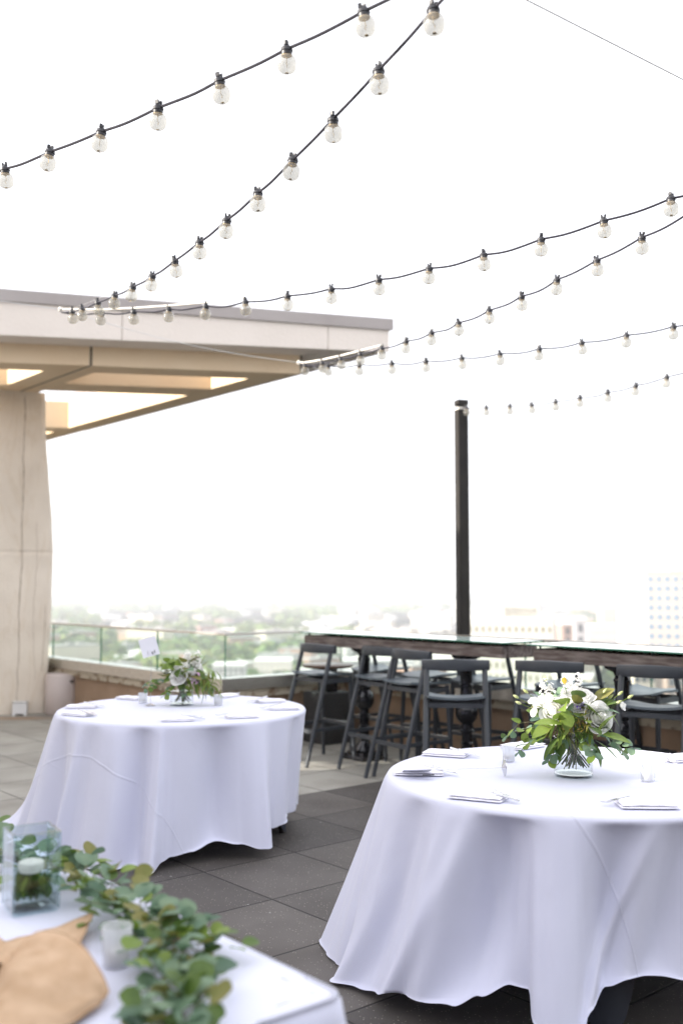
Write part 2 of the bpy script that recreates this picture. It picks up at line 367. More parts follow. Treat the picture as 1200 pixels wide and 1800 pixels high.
mb = MB(); strip(mb, LINE, -0.02, 0.30, 0.002, 0.455); mb.build('wall', M['parapet'], pw, smooth=False)
mb = MB(); strip(mb, LINE, -0.055, 0.34, 0.457, 0.535); o = mb.build('coping', M['coping'], pw, smooth=False)
gr = empty('glass_railing', label='frameless glass railing with thin steel top rail on the parapet', cat='railing')
mb = MB(); strip(mb, LINE, -0.085, 0.10, 0.537, 0.65); mb.build('base_channel', M['steel'], gr, smooth=False)
mb = MB(); strip(mb, LINE, -0.018, 0.028, 1.052, 1.074); mb.build('top_rail', M['steel'], gr, smooth=False)
for a_, b_ in zip(LINE, LINE[1:]):
    d = (b_-a_); ln = d.length; k = max(1, round(ln/1.22)); t = d.normalized(); nr = Vector((-t.y, t.x))
    for i in range(k):
        p = a_ + t*(ln*i/k + 0.006); q = a_ + t*(ln*(i+1)/k - 0.006)
        if (p.y > 19 and p.x < -8) or p.x > 7: continue
        mb = MB(); c0 = p; c1 = q
        mb.prism([((c0).x, (c0).y), (c1.x, c1.y), ((c1+nr*0.012).x, (c1+nr*0.012).y), ((c0+nr*0.012).x, (c0+nr*0.012).y)], 0.652, 1.05)
        o = mb.build('glass_panel', [M['rail_glass'], M['glass_edge']], gr, smooth=False)
        for f in o.data.polygons:
            if f.area < 0.02: f.material_index = 1

# ------------------------------------------------------------------ concrete canopy and pillar
D_ = Vector((math.cos(R(10.5)), math.sin(R(10.5)))); Mv = -E2
C0 = Vector((-0.444, 11.03))
def ab(a, b): p = C0 - D_*a + Mv*b; return (p.x, p.y)
cn = empty('concrete_canopy', (0, 0, 0), label='pale concrete canopy of open beams with grey roof cap over the pillar', cat='canopy')
ZT = 4.56
def ztop(x, y): return 4.565 - 0.027*((Vector((x, y)) - Vector((-2.58, 10.28))).dot(D_))
zt_ = lambda x, y: ztop(x, y) - 0.13
GRID = MB()
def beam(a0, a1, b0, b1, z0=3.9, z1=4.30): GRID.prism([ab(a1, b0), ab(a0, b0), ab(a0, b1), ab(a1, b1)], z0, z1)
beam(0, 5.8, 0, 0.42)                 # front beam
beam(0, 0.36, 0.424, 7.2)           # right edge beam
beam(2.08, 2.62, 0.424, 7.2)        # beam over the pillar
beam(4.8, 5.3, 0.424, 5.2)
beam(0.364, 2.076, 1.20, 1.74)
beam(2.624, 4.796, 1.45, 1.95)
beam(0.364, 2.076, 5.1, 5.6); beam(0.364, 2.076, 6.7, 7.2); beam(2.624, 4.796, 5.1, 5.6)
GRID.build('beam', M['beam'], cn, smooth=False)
def prism3(mb, poly, z0, z1): mb.prism(poly, z0, z1)
def cd(a, b): p = Vector((-2.58, 10.28)) + D_*3.16 - D_*a + Mv*b; return (p.x, p.y)     # from the fascia's near corner
for (a0, a1) in ((0, 0.68), (0.69, 2.88), (2.89, 5.2), (5.21, 6.3)):
    mb = MB(); mb.prism([cd(a1, 0), cd(a0, 0), cd(a0, 0.62), cd(a1, 0.62)], 4.11, zt_); mb.build('fascia_panel', M['canopy'], cn, smooth=False)
mb = MB(); mb.prism([cd(0.60, 0.622), cd(0, 0.622), cd(0, 7.4), cd(0.60, 7.4)], 4.111, zt_); mb.build('fascia_panel', M['canopy'], cn, smooth=False)
mb = MB(); mb.prism([cd(6.33, -0.03), cd(-0.03, -0.03), cd(-0.03, 0.65), cd(6.33, 0.65)], lambda x, y: zt_(x, y)+.002, ztop)
mb.prism([cd(0.63, 0.652), cd(-0.03, 0.652), cd(-0.03, 7.4), cd(0.63, 7.4)], lambda x, y: zt_(x, y)+.002, ztop)
mb.build('roof_cap', M['cap'], cn, smooth=False)
mb = MB()
for (a, b0, b1) in ((2.30, -0.004, 0.424),):        # joint line in the front beam face
    mb.prism([ab(a+0.012, b0), ab(a-0.012, b0), ab(a-0.012, 0.0), ab(a+0.012, 0.0)], 3.9, 4.108)
mb.prism([ab(2.32, -0.004), ab(2.30, -0.004), ab(2.30, 7.0), ab(2.32, 7.0)], 3.896, 3.899)
mb.prism([ab(0.02, -0.004), ab(0.0, -0.004), ab(0.0, 0), ab(0.02, 0)], 3.9, 4.108)
mb.build('joint_line', M['joint'], cn, smooth=False)
# pillar
pl = empty('concrete_pillar', (-4.3, 12.1, 0), label='rough board-marked concrete pillar with cracks carrying the canopy', cat='pillar')
xr = [(0, -3.562), (1.8, -3.522), (3.9, -3.648)]
def px_(z): return pip(z, xr)[0]
mb = MB(); NZ = 90; NX = 40
def pf(u, v):
    z = v*3.898; xe = px_(z) + 0.004*noise.noise((0.3, 1.7, z*5)) ; x = -5.6 + (xe+5.6)*u
    y = 12.13 + (x+3.6)*0.40 - 0.012*noise.noise((x*1.5, 0, z*1.5))
    if x > xe-0.03: y += (x-xe+0.03)*0.9
    for zj in (1.93,):
        if abs(z-zj) < 0.014: y += 0.008
    return (x+4.3, y-12.1, z)
mb.grid(pf, 150, 230)
mb.grid(lambda u, v: (px_(v*3.898) + 0.004*noise.noise((0.3, 1.7, v*3.898*5)) + 4.3 - 0.65*u, pf(1, v)[1] + 0.9*u, v*3.898), 4, 230)
mb.prism([(-1.3, 0.2), (-0.1, 0.5), (-0.1, 0.75), (-0.9, 1.5), (-1.3, 1.5)], 0.0, 3.89)
mb.build('pillar_shaft', M['pillar'], pl)
for (cx, wd, z0, z1, ph) in ((-3.86, .008, 0.06, 3.85, 1.0), (-3.70, .0025, 0.4, 2.3, 5.0), (-3.60, .004, .5, 1.3, 8.0)):
    mb = MB(); K = 160; vs = []
    for k in range(K+1):
        z = z0 + (z1-z0)*k/K; x = cx + .035*noise.noise((ph, z*1.3, 0)) + .012*noise.noise((ph, z*7, 2)); w_ = wd*(.55+.9*abs(noise.noise((ph, z*6, 5))))
        y = 12.13 + (x+3.6)*0.40 - 0.012*noise.noise((x*1.5, 0, z*1.5)) - .0035
        vs += [(x-w_+4.3, y-.4*w_-12.1, z), (x+w_+4.3, y+.4*w_-12.1, z)]
    mb.add(vs, [(2*k, 2*k+1, 2*k+3, 2*k+2) for k in range(K)]); mb.build('crack', M['crackline'], pl, smooth=False)
# white outlet box and drum
ob = empty('outlet_box', (-3.80, 11.93, 0), R(10), label='small white plastic box on feet at the foot of the concrete pillar', cat='box')
mb = MB(); mb.box((0, 0, 0.085), (0.165, 0.12, 0.13)); mb.box((0, 0, 0.156), (0.18, 0.135, 0.012)); mb.build('body', M['whitepaint'], ob, bevel=0.006)
for sx in (-1, 1):
    for sy in (-1, 1):
        mb = MB(); mb.box((sx*0.065, sy*0.042, 0.0105), (0.032, 0.03, 0.019)); mb.build('foot', M['whitepaint'], ob)
dr = empty('drum_stool', (-3.34, 12.05, 0), label='pale round drum stool with dark hand hole between the pillar and parapet', cat='stool')
mb = MB(); mb.lathe([(0, 0.002), (0.18, 0.002), (0.195, 0.02), (0.198, 0.25), (0.195, 0.46), (0.185, 0.478), (0, 0.48)], n=40); mb.build('body', M['drum'], dr)
mb = MB(); mb.tube([(0.127+0.01, -0.142-0.01, 0.40), (0.152+0.01, -0.115-0.01, 0.40)], [0.016, 0.016], 10); mb.build('hand_hole', M['joint'], dr)

# ------------------------------------------------------------------ black post
po = empty('steel_post', (1.155, 9.52, 0.53), R(18), label='tall square black steel post rising beside the parapet behind the bar table', cat='post')
mb = MB(); mb.box((0, 0, 1.36), (0.105, 0.105, 2.72)); mb.build('shaft', M['post'], po, bevel=0.006)
mb = MB(); mb.box((0, 0, 0.006+.002), (0.2, 0.2, 0.012)); mb.build('base_plate', M['post'], po, bevel=0.002)
mb = MB(); mb.box((0, 0, 2.7575), (0.106, 0.106, 0.055)); mb.build('cap', M['post'], po, bevel=0.004)
mb = MB(); mb.box((0, 0, 2.70), (0.113, 0.113, 0.022)); mb.build('cable_band', M['rod'], po, bevel=0.002)
mb = MB(); mb.tube([(-0.06, -0.03, 2.735), (-0.075, -0.035, 2.73)], 0.014, 10); mb.build('bolt', M['post'], po)

# ------------------------------------------------------------------ string lights
random.seed(5)
def mk_bulb():
    s_ = MB(); s_.lathe([(0.0, 0.010), (0.007, 0.010), (0.010, 0.004), (0.0165, 0.0), (0.0185, -0.010), (0.0165, -0.012), (0.0160, -0.0205), (0.0, -0.0215)], n=12)
    s_.box((0.006, 0, 0.014), (0.006, 0.012, 0.012)); s_.box((-0.008, 0.004, 0.012), (0.006, 0.010, 0.012), rz=0.4)
    so_ = s_.build('lamp_socket', M['black'])
    b_ = MB(); b_.lathe([(0.0150, -0.0212), (0.0205, -0.0240), (0.0255, -0.0300), (0.0284, -0.0385), (0.0292, -0.0480), (0.0280, -0.0575), (0.0235, -0.0670), (0.0150, -0.0730), (0.0, -0.0750)], n=20)
    bo = b_.build('bulb', M['bulb'], so_)
    c_ = MB(); c_.lathe([(0.0, -0.0218), (0.0158, -0.0218), (0.0158, -0.0236), (0.0055, -0.0246), (0.0035, -0.030), (0.0, -0.031)], n=12)
    c_.tube([(0, 0, -0.031), (0.004, 0, -0.045), (-0.004, 0, -0.050), (0, 0, -0.058)], 0.0009, 5)
    c_.lathe([(0, -0.0742), (0.006, -0.0738), (0.004, -0.0715), (0, -0.0712)], n=10)
    co_ = c_.build('lamp_base', M['brass'], so_)
    return so_
BULB = mk_bulb(); first = [True]
def strand(label, pts, ext0, ext1, ends, rod=0, ripple=0.012):
    """pts: socket positions along one catenary; ext0/ext1: bulbs added past the frame"""
    P = [Vector(p) for p in pts]
    for _ in range(ext0): P.insert(0, P[0] + (P[0]-P[1]) + Vector((0, 0, 0.012)))
    for _ in range(ext1): P.append(P[-1] + (P[-1]-P[-2]) + Vector((0, 0, 0.006)))
    # smooth out the reading noise in height
    for _ in range(2):
        z = [p.z for p in P]
        for i in range(1, len(P)-1): P[i].z = (z[i-1]+2*z[i]+z[i+1])/4
    org = P[0].copy()
    st = empty('string_lights', org, label=label, cat='string lights', group='festoon strings over the terrace')
    a = [e and Vector(e) for e in ends]
    path = ([a[0]] if a[0] else []) + P + ([a[1]] if a[1] else [])
    c_ = MB(); cp = []
    for p, q in zip(path, path[1:]):
        L_ = (q-p).length; sag = random.uniform(0.5, 1.2)*ripple*min(1, L_/0.3); sk = random.uniform(-0.25, 0.25)
        k = 8
        for i in range(k):
            t = i/k; s_ = math.sin(PI*t)*(1+sk*math.sin(2*PI*t))
            cp.append(p.lerp(q, t) - Vector((0, 0, sag*s_)) + Vector((0, 0, -0.004)) - org)
    cp.append(path[-1] - Vector((0, 0, 0.004)) - org)
    c_.tube(cp, 0.0052, 6); c_.build('cord', M['cord'], st)
    w_ = MB(); w_.tube([p + Vector((0, 0, 0.017)) - org for p in path], 0.0010, 5); w_.build('support_wire', M['wire'], st)
    if rod:
        r_ = MB(); acc = 0; rp = [path[0] + Vector((0, 0, 0.017)) - org]
        for p, q in zip(path, path[1:]):
            acc += (q-p).length; rp.append(q + Vector((0, 0, 0.017)) - org)
            if acc > rod: break
        r_.tube(rp, 0.0065, 8); r_.build('sunlit_wire_rod', M['rod'], st)  # thick white rod added for the glare of the sunlit support wire
        e_ = MB(); e_.lathe([(0, -0.018), (0.010, -0.014), (0.016, 0), (0.010, 0.014), (0, 0.018)], c=tuple(path[0]-org + Vector((-0.01, 0, 0.017))), n=10); e_.build('clamp', M['rod'], st)
    for p in P:
        rz = random.uniform(0, 6.28); tx = random.uniform(-0.13, 0.13); ty = random.uniform(-0.13, 0.13)
        if first[0]: s_ = BULB; first[0] = False; s_.parent = st
        else: s_ = copy_tree(BULB, st)
        s_.location = p - org; s_.rotation_euler = (tx, ty, rz); s_.scale = (1.14, 1.14, 1.14)
S1 = [(-1.413, 4.065, 3.27), (-1.171, 3.889, 3.27), (-0.921, 3.708, 3.267), (-0.671, 3.526, 3.27), (-0.426, 3.348, 3.28), (-0.181, 3.17, 3.295), (0.068, 2.989, 3.315)]
S2 = [(0.273, 2.851, 3.237), (0.12, 3.117, 3.195), (-0.03, 3.377, 3.152), (-0.182, 3.64, 3.123), (-0.337, 3.909, 3.102), (-0.492, 4.177, 3.092), (-0.648, 4.447, 3.092), (-0.809, 4.726, 3.094), (-0.969, 5.004, 3.109), (-1.125, 5.274, 3.132), (-1.288, 5.556, 3.172), (-1.458, 5.85, 3.218), (-1.627, 6.142, 3.274), (-1.75, 6.36, 3.310)]
S3 = [(-1.535, 6.267, 3.273), (-1.295, 6.1, 3.233), (-1.045, 5.924, 3.198), (-0.797, 5.75, 3.169), (-0.549, 5.577, 3.139), (-0.299, 5.402, 3.127), (-0.055, 5.231, 3.113), (0.192, 5.058, 3.106), (0.439, 4.885, 3.112), (0.686, 4.713, 3.124), (0.93, 4.541, 3.139), (1.177, 4.368, 3.158), (1.423, 4.196, 3.195)]
S4 = [(-0.284, 7.666, 3.247), (-0.146, 7.416, 3.2), (-0.008, 7.168, 3.186), (0.132, 6.914, 3.163), (0.274, 6.658, 3.134), (0.421, 6.393, 3.117), (0.563, 6.137, 3.109), (0.702, 5.887, 3.103), (0.848, 5.624, 3.106), (0.988, 5.37, 3.114), (1.128, 5.117, 3.127), (1.271, 4.859, 3.145), (1.417, 4.596, 3.167)]
S5 = [(-0.105, 7.574, 3.222), (0.133, 7.401, 3.188), (0.369, 7.23, 3.162), (0.605, 7.058, 3.137), (0.842, 6.886, 3.124), (1.082, 6.711, 3.107), (1.318, 6.54, 3.105), (1.557, 6.366, 3.104), (1.798, 6.191, 3.105), (2.037, 6.017, 3.114)]
S6 = [(1.187, 9.384, 3.225), (1.338, 9.122, 3.178), (1.507, 8.83, 3.132), (1.653, 8.578, 3.101), (1.804, 8.315, 3.079), (1.95, 8.062, 3.063), (2.105, 7.794, 3.053), (2.253, 7.538, 3.059), (2.405, 7.275, 3.068)]
P1 = (-1.845, 6.46, 3.330); P2 = (-0.325, 7.73, 3.262); P3 = (1.165, 9.46, 3.235)
strand('topmost festoon string of round bulbs crossing the upper left sky', S1, 2, 2, (None, None), ripple=0.007)
strand('festoon string climbing steeply from the left wire end to the top edge', S2, 1, 0, (None, P1), ripple=0.006)
strand('festoon string rising from the left wire end to the right edge, uppermost there', S3, 0, 2, (P1, None), rod=1.5, ripple=0.015)
strand('festoon string rising steeply from the middle wire end, second at right edge', S4, 0, 2, (P2, None), rod=1.15, ripple=0.016)
strand('nearly level festoon string from the middle wire end, third at right edge', S5, 0, 3, (P2, None), ripple=0.014)
strand('small far festoon string starting at the black post top, lowest of all', S6, 0, 3, (P3, None), ripple=0.014)
mb = MB(); a_ = Vector(P1); b_ = Vector(P2); c_ = Vector(P3)
pth = [Vector((-4.2, 5.4, 3.62)), Vector((-2.55, 6.12, 3.36)), a_ + Vector((0, 0, .015))]
for i in range(1, 9): pth.append(a_.lerp(b_, i/8) - Vector((0, 0, 0.05*math.sin(PI*i/8) - .015)))
for i in range(1, 9): pth.append(b_.lerp(Vector((1.1, 9.46, 3.25)), i/8) - Vector((0, 0, 0.04*math.sin(PI*i/8) - .015*(1-i/8))))
mb.tube(pth, 0.0022, 5); tag(mb.build('guy_wire', M['wire']), 'thin steel wire running past the canopy to the black post, holding string ends', 'wire')
mb = MB(); q0 = Vector((0.45, 2.82, 3.3)); q1 = Vector((1.35, 3.66, 3.42))
mb.tube([q0 + (q1-q0)*t for t in (-0.6, 0, 0.5, 1, 1.6)], 0.0028, 6); tag(mb.build('guy_wire', M['wire']), 'bare steel wire crossing the top right corner of the sky', 'wire')

# ------------------------------------------------------------------ bar tables
def baluster():
    mb = MB(); mb.box((0, 0, 0.022), (0.30, 0.30, 0.040)); mb.box((0, 0, 0.055), (0.22, 0.22, 0.025))
    o1 = mb.build('base_plate', M['castiron'], bevel=0.004)
    mb = MB(); pr = [(0.09, 0.068), (0.10, 0.08), (0.085, 0.11), (0.055, 0.14), (0.048, 0.16), (0.058, 0.17), (0.045, 0.18), (0.043, 0.27), (0.055, 0.28), (0.043, 0.29), (0.043, 0.36), (0.058, 0.37), (0.058, 0.38), (0.042, 0.39), (0.042, 0.43),
        (0.060, 0.445), (0.082, 0.475), (0.090, 0.515), (0.086, 0.555), (0.068, 0.59), (0.050, 0.605), (0.060, 0.62), (0.062, 0.635), (0.050, 0.645), (0.047, 0.72), (0.058, 0.73), (0.058, 0.74), (0.047, 0.75), (0.052, 0.86), (0.060, 0.87), (0.060, 0.88), (0.045, 0.90), (0.06, 0.93), (0.115, 0.955), (0.12, 0.975)]
    mb.lathe(pr, n=28)
    o2 = mb.build('leg_column', M['castiron'])
    return o1, o2
def bar_table(origin, label, length=2.45, width=0.47, ov=0.03):
    """origin = near-left corner of the glass top; x runs along E2, y along E1 in local space"""
    ang = math.atan2(E2.y, E2.x)
    t = empty('bar_table', (origin[0], origin[1], 0), ang, label=label, cat='bar table', group='bar tables in a row along the railing')
    # local +y is E1 (E2 rotated +90deg)
    Lx, Wy = length, width
    def bb(c, d, nm='frame_beam'):
        mb = MB(); mb.box(c, d)
        o = mb.build(nm, M['timber'], t, bevel=0.004)
        for v in o.data.vertices: v.co += Vector((0, noise.noise(v.co*3+Vector((origin[0], 0, 0)))*0.004, noise.noise(v.co*2.3)*0.006))
    zc, hb = 1.026, 0.088
    bb((Lx/2, ov+0.025, zc), (Lx-0.07, 0.05, hb)); bb((Lx/2, Wy-ov-0.025, zc), (Lx-0.07, 0.05, hb))
    bb((ov+0.030, Wy/2, zc), (0.048, Wy-2*ov-0.104, hb)); bb((Lx-ov-0.030, Wy/2, zc), (0.048, Wy-2*ov-0.104, hb))
    mb = MB(); mb.box((Lx/2, Wy/2, 0.995), (Lx-0.16, Wy-0.166, 0.02)); mb.build('tray', M['timber'], t)
    rd = random.Random(int(origin[0]*100)); mb = MB()
    for i in range(420):
        x = rd.uniform(0.1, Lx-0.1); y = rd.uniform(0.095, Wy-0.095); s_ = rd.uniform(0.014, 0.03)
        mb.lathe([(0, -s_*0.5), (s_*0.8, -s_*0.25), (s_, 0), (s_*0.75, s_*0.4), (0, s_*0.55)], c=(x, y, 1.02+rd.uniform(0, 0.045)), n=6, mt=Matrix.Rotation(rd.uniform(-.6, .6), 3, 'X') @ Matrix.Scale(rd.uniform(.7, 1.3), 3, (1, 0, 0)))
    tag(mb.build('pebble_fill', M['pebble'], t), 'brown and cream pebbles filling the tray under the glass', kind='stuff')
    mb = MB(); mb.box((Lx/2, Wy/2, 1.099), (Lx, Wy, 0.010)); o = mb.build('glass_top', [M['top_glass'], M['glass_edge']], t, smooth=False)
    for f in o.data.polygons:
        if abs(f.normal.z) < 0.5: f.material_index = 1
    for i in range(6):
        for y in (0.055, Wy-0.055):
            mb = MB(); mb.tube([(0.08+(Lx-0.16)*i/5, y, 1.068), (0.08+(Lx-0.16)*i/5, y, 1.0935)], 0.008, 8); mb.build('standoff', M['castiron'], t)
    for f in (0.26, 0.76):
        a_, b_ = baluster(); g = b_; a_.parent = t; b_.parent = t
        a_.location = (Lx*f, Wy/2, 0); b_.location = (Lx*f, Wy/2, 0)
    return t
TA = V2((-0.39, 9.30)); TB = V2((1.34, 7.27))
bar_table(TA, 'glass-topped timber bar table in front of the black post, the far one')
bar_table(TB, 'nearer glass-topped timber bar table running out of the right edge')
# ------------------------------------------------------------------ bar stools
def mk_stool():
    st = empty('bar_stool', cat='bar stool')
    def rearleg(sx):
        mb = MB(); p0 = Vector((sx*0.215, -0.27, 0.0)); p1 = Vector((sx*0.200, 0.012, 0.955)); n_ = 9
        for i in range(n_-1):
            pass
        mb.tube([p0.lerp(p1, i/(n_-1)) for i in range(n_)], [0.0165+0.004*math.sin(PI*min(1, i/(n_-1)*1.0))+0.002*(i > 6) for i in range(n_)], 8); return mb
    def frontleg(sx):
        mb = MB(); p0 = Vector((sx*0.212, 0.27, 0.0)); p1 = Vector((sx*0.195, 0.235, 0.735))
        mb.tube([p0.lerp(p1, i/4) for i in range(5)], [0.0155, 0.017, 0.018, 0.019, 0.019], 8); return mb
    for sx in (-1, 1):
        rearleg(sx).build('leg', M['stool'], st); frontleg(sx).build('leg', M['stool'], st)
    # back rail: curved deep band
    mb = MB()
    def br(u, v):
        # closed cross section v around, u along
        x = (u-0.5)*0.47; k = abs(u-0.5)*2
        yc = -0.055 + 0.085*k**2.2
        q = 2*PI*v; hz = 0.036 + 0.006*(1-k); ty = 0.013 + 0.006*k
        sy = math.copysign(abs(math.cos(q))**0.5, math.cos(q)); sz = math.copysign(abs(math.sin(q))**0.5, math.sin(q))
        return (x, yc + ty*sy, 0.975 + 0.006*(1-k*k) + hz*sz)
    nu, nv = 33, 12
    vs = [br(i/(nu-1), j/nv) for i in range(nu) for j in range(nv)]
    fs = [(i*nv+j, i*nv+(j+1) % nv, (i+1)*nv+(j+1) % nv, (i+1)*nv+j) for i in range(nu-1) for j in range(nv)] + [tuple(range(nv)), tuple((nu-1)*nv+j for j in range(nv))]
    mb.add(vs, fs); mb.build('backrest', M['stool'], st, ang=50)
    # seat: shallow dished shell
    mb = MB()
    def seat(u, v, dz=0):
        x = (u-0.5)*2; y = v
        w_ = 0.215 - 0.035*(v**3) - 0.03*max(0, 0.25-v)/0.25
        yy = -0.085 + 0.375*v - 0.035*x*x*(1-v) + 0.0*x
        z = 0.752 + 0.018*x*x + 0.012*(v-0.4)**2*4*(v < 0.4) - 0.014*max(0, v-0.7)/0.3
        return (x*w_, yy, z+dz)
    n1, n2 = 17, 13
    top = [seat(i/(n1-1), j/(n2-1)) for j in range(n2) for i in range(n1)]; bot = [seat(i/(n1-1), j/(n2-1), -0.016) for j in range(n2) for i in range(n1)]
    K = n1*n2; fs = []
    for j in range(n2-1):
        for i in range(n1-1):
            a_ = j*n1+i; fs.append((a_, a_+1, a_+n1+1, a_+n1)); fs.append((K+a_, K+a_+n1, K+a_+n1+1, K+a_+1))
    for i in range(n1-1):
        fs.append((i, K+i, K+i+1, i+1)); a_ = (n2-1)*n1+i; fs.append((a_, a_+1, K+a_+1, K+a_))
    for j in range(n2-1):
        a_ = j*n1; fs.append((a_, a_+n1, K+a_+n1, K+a_)); a_ = j*n1+n1-1; fs.append((a_, K+a_, K+a_+n1, a_+n1))
    mb.add(top+bot, fs); mb.build('seat', M['stoolseat'], st, ang=35)
    mb = MB()
    for sx in (-1, 1): mb.box((sx*0.196, 0.09, 0.700), (0.022, 0.31, 0.038))
    mb.box((0, 0.236, 0.700), (0.36, 0.022, 0.045)); mb.box((0, -0.062, 0.706), (0.38, 0.022, 0.034)); mb.build('seat_frame', M['stool'], st, bevel=0.003)
    yr = -0.27+0.282*0.30/0.955
    for sx in (-1, 1):
        mb = MB(); mb.box((sx*0.2105, (yr+0.256)/2, 0.30), (0.016, 0.256-yr-0.02, 0.030)); mb.build('stretcher', M['stool'], st, bevel=0.002)
    mb = MB(); mb.box((0, yr, 0.285), (0.398, 0.016, 0.034)); mb.build('stretcher', M['stool'], st, bevel=0.002)
    mb = MB(); mb.box((0, 0.257, 0.31), (0.395, 0.020, 0.030)); o = mb.build('footrest', M['stool'], st, bevel=0.002)
    mb = MB(); mb.box((0, 0.252, 0.3275), (0.37, 0.026, 0.005)); mb.build('steel_strip', M['silver'], o)
    return st
def face(deg): return R(deg) - PI/2
sp = [  # x, y, facing (deg from +x), label
 (-0.23, 8.85, 40.5, 'leftmost bar stool on the near side of the far bar table'),
 (0.32, 8.46, 41, 'second near-side bar stool from the left, its back half hidden by the third'),
 (0.535, 8.035, 36, 'third near-side bar stool from the left, overlapping the second one'),
 (0.79, 6.97, 84, 'bar stool with its back square to us, front and centre beside the white cloth'),
 (1.40, 6.82, 62, 'bar stool behind the large bouquet, at the near bar table left end'),
 (1.985, 6.42, 60, 'bar stool right of the large bouquet, the rightmost near-side one'),
 (0.43, 9.47, 220.4, 'far-side bar stool seen under the bar table, leftmost of those facing us'),
 (0.86, 8.86, 219, 'far-side bar stool seen between the third stool and the square-on stool'),
 (1.235, 8.42, 222, 'far-side bar stool behind the right edge of the square-on stool'),
 (1.86, 7.97, 217, 'far-side bar stool just above the large bouquet, only its seat and back post showing'),
 (2.30, 7.50, 222, 'far-side bar stool at the right, seen through the rightmost near-side stool')]
proto = mk_stool()
for i, (x, y, d, lb) in enumerate(sp):
    o = proto if i == 0 else copy_tree(proto)
    o.location = (x, y, 0); o.rotation_euler = (0, 0, face(d)); tag(o, lb, 'bar stool', 'charcoal bar stools at the bar tables')
# side table with wicker base
sdt = empty('side_table', (-0.135, 9.93, 0), TH, label='round dark side table on a black wicker box beside the parapet corner', cat='side table')
mb = MB(); mb.lathe([(0, 0.725), (0.245, 0.725), (0.255, 0.735), (0.255, 0.75), (0.245, 0.757), (0, 0.757)], n=36); mb.build('table_top', M['darktop'], sdt)
mb = MB(); mb.box((0, 0, 0.245), (0.35, 0.35, 0.485)); mb.build('wicker_box', M['wicker'], sdt, bevel=0.01)
mb = MB(); mb.box((0, 0, 0.606), (0.14, 0.14, 0.236)); mb.build('column', M['castiron'], sdt, bevel=0.004)

# ------------------------------------------------------------------ draped tables
def cloth(name, label, c, Rt, zt, keys, lines, tilt=None, seed=0, ridges=()):
    keys = sorted(keys); keys = [(keys[-1][0]-360,)+tuple(keys[-1][1:])] + keys + [(keys[0][0]+360,)+tuple(keys[0][1:])]
    NA = 540; HR = 56; vs = []; uv = []
    rings = [0.0, 0.2, 0.4, 0.6, 0.75, 0.86, 0.93, 0.965]
    vs.append((0, 0, zt)); uv.append((0, 0))
    rows = []
    for rr in rings[1:]: rows.append(('t', rr))
    for k in range(HR+1): rows.append(('h', k/HR))
    for kind, s_ in rows:
        for j in range(NA):
            a = 2*PI*j/NA; deg = math.degrees(a)
            if deg > 180: deg -= 360
            if kind == 't':
                r = Rt*s_; z = zt + 0.0012*noise.noise((r*math.cos(a)*4, r*math.sin(a)*4, seed)); vs.append((r*math.cos(a), r*math.sin(a), z)); uv.append((r*math.cos(a), r*math.sin(a))); continue
            hr, hz, pud = pip(deg, keys)
            er = 0.022; L1 = er*PI/2; tot = L1 + (zt-hz-er) + pud
            d = s_*tot
            sc = min(1.0, max(0.0, (d-L1)/max(1e-6, (tot-pud-L1))))
            fold = (hr-Rt-er*0)*(0.82*sc**1.15 + 0.18*sc**0.45)
            fine = 0.006*noise.noise((math.cos(a)*9+seed, math.sin(a)*9, sc*1.3))*sc + 0.0025*noise.noise((math.cos(a)*26+seed, math.sin(a)*26, sc*3))*sc
            for (ra, rb, wd, am, pw_) in ridges:
                q = (deg-(ra+(rb-ra)*sc)+180) % 360-180
                fine += am*math.exp(-(q/wd)**2)*(sc**pw_)*(1.0 if pw_ > .9 else (1-sc)**.5*1.6)
            if d < L1: q = d/er; r = Rt - er*0 + er*math.sin(q)*0.9 - er*0.9 + 0; z = zt - er*(1-math.cos(q))
            elif d < tot-pud: r = Rt + fold + fine; z = zt-er-(d-L1)
            else:
                e = d-(tot-pud); r = Rt + fold + fine + e; z = max(hz, 0.0) + 0.008 + 0.012*abs(noise.noise((deg*0.05, e*9, seed))) - 0.0
            if d < tot-pud and pud > 0.03:      # round the cloth out onto the floor
                q = max(0, (d-(tot-pud-0.16))/0.16); r += q*q*0.06; z = z + q*q*0.012
            elif pud > 0.03 and d >= tot-pud: r += 0.06
            if z < hz + 0.008: z = hz+0.008
            tw = 0.05*noise.noise((math.cos(a)*2.5+seed*3, math.sin(a)*2.5, 0.5))*sc
            vs.append((r*math.cos(a+tw), r*math.sin(a+tw), z)); rho = Rt + d; uv.append((rho*math.cos(a), rho*math.sin(a)))
    fs = [(0, 1+j, 1+(j+1) % NA) for j in range(NA)]
    for i in range(len(rows)-1):
        for j in range(NA):
            fs.append((1+i*NA+j, 1+(i+1)*NA+j, 1+(i+1)*NA+(j+1) % NA, 1+i*NA+(j+1) % NA))
    me = bpy.data.meshes.new(name); me.from_pydata(vs, [], fs); me.materials.append(clothmat(name+'_fabric', lines))
    ul = me.uv_layers.new(name='flat')
    for lp in me.loops: ul.data[lp.index].uv = uv[lp.vertex_index]
    for f in me.polygons: f.use_smooth = True
    o = bpy.data.objects.new(name, me); COL.objects.link(o); o.location = (c[0], c[1], 0)
    tag(o, label, 'tablecloth'); return o
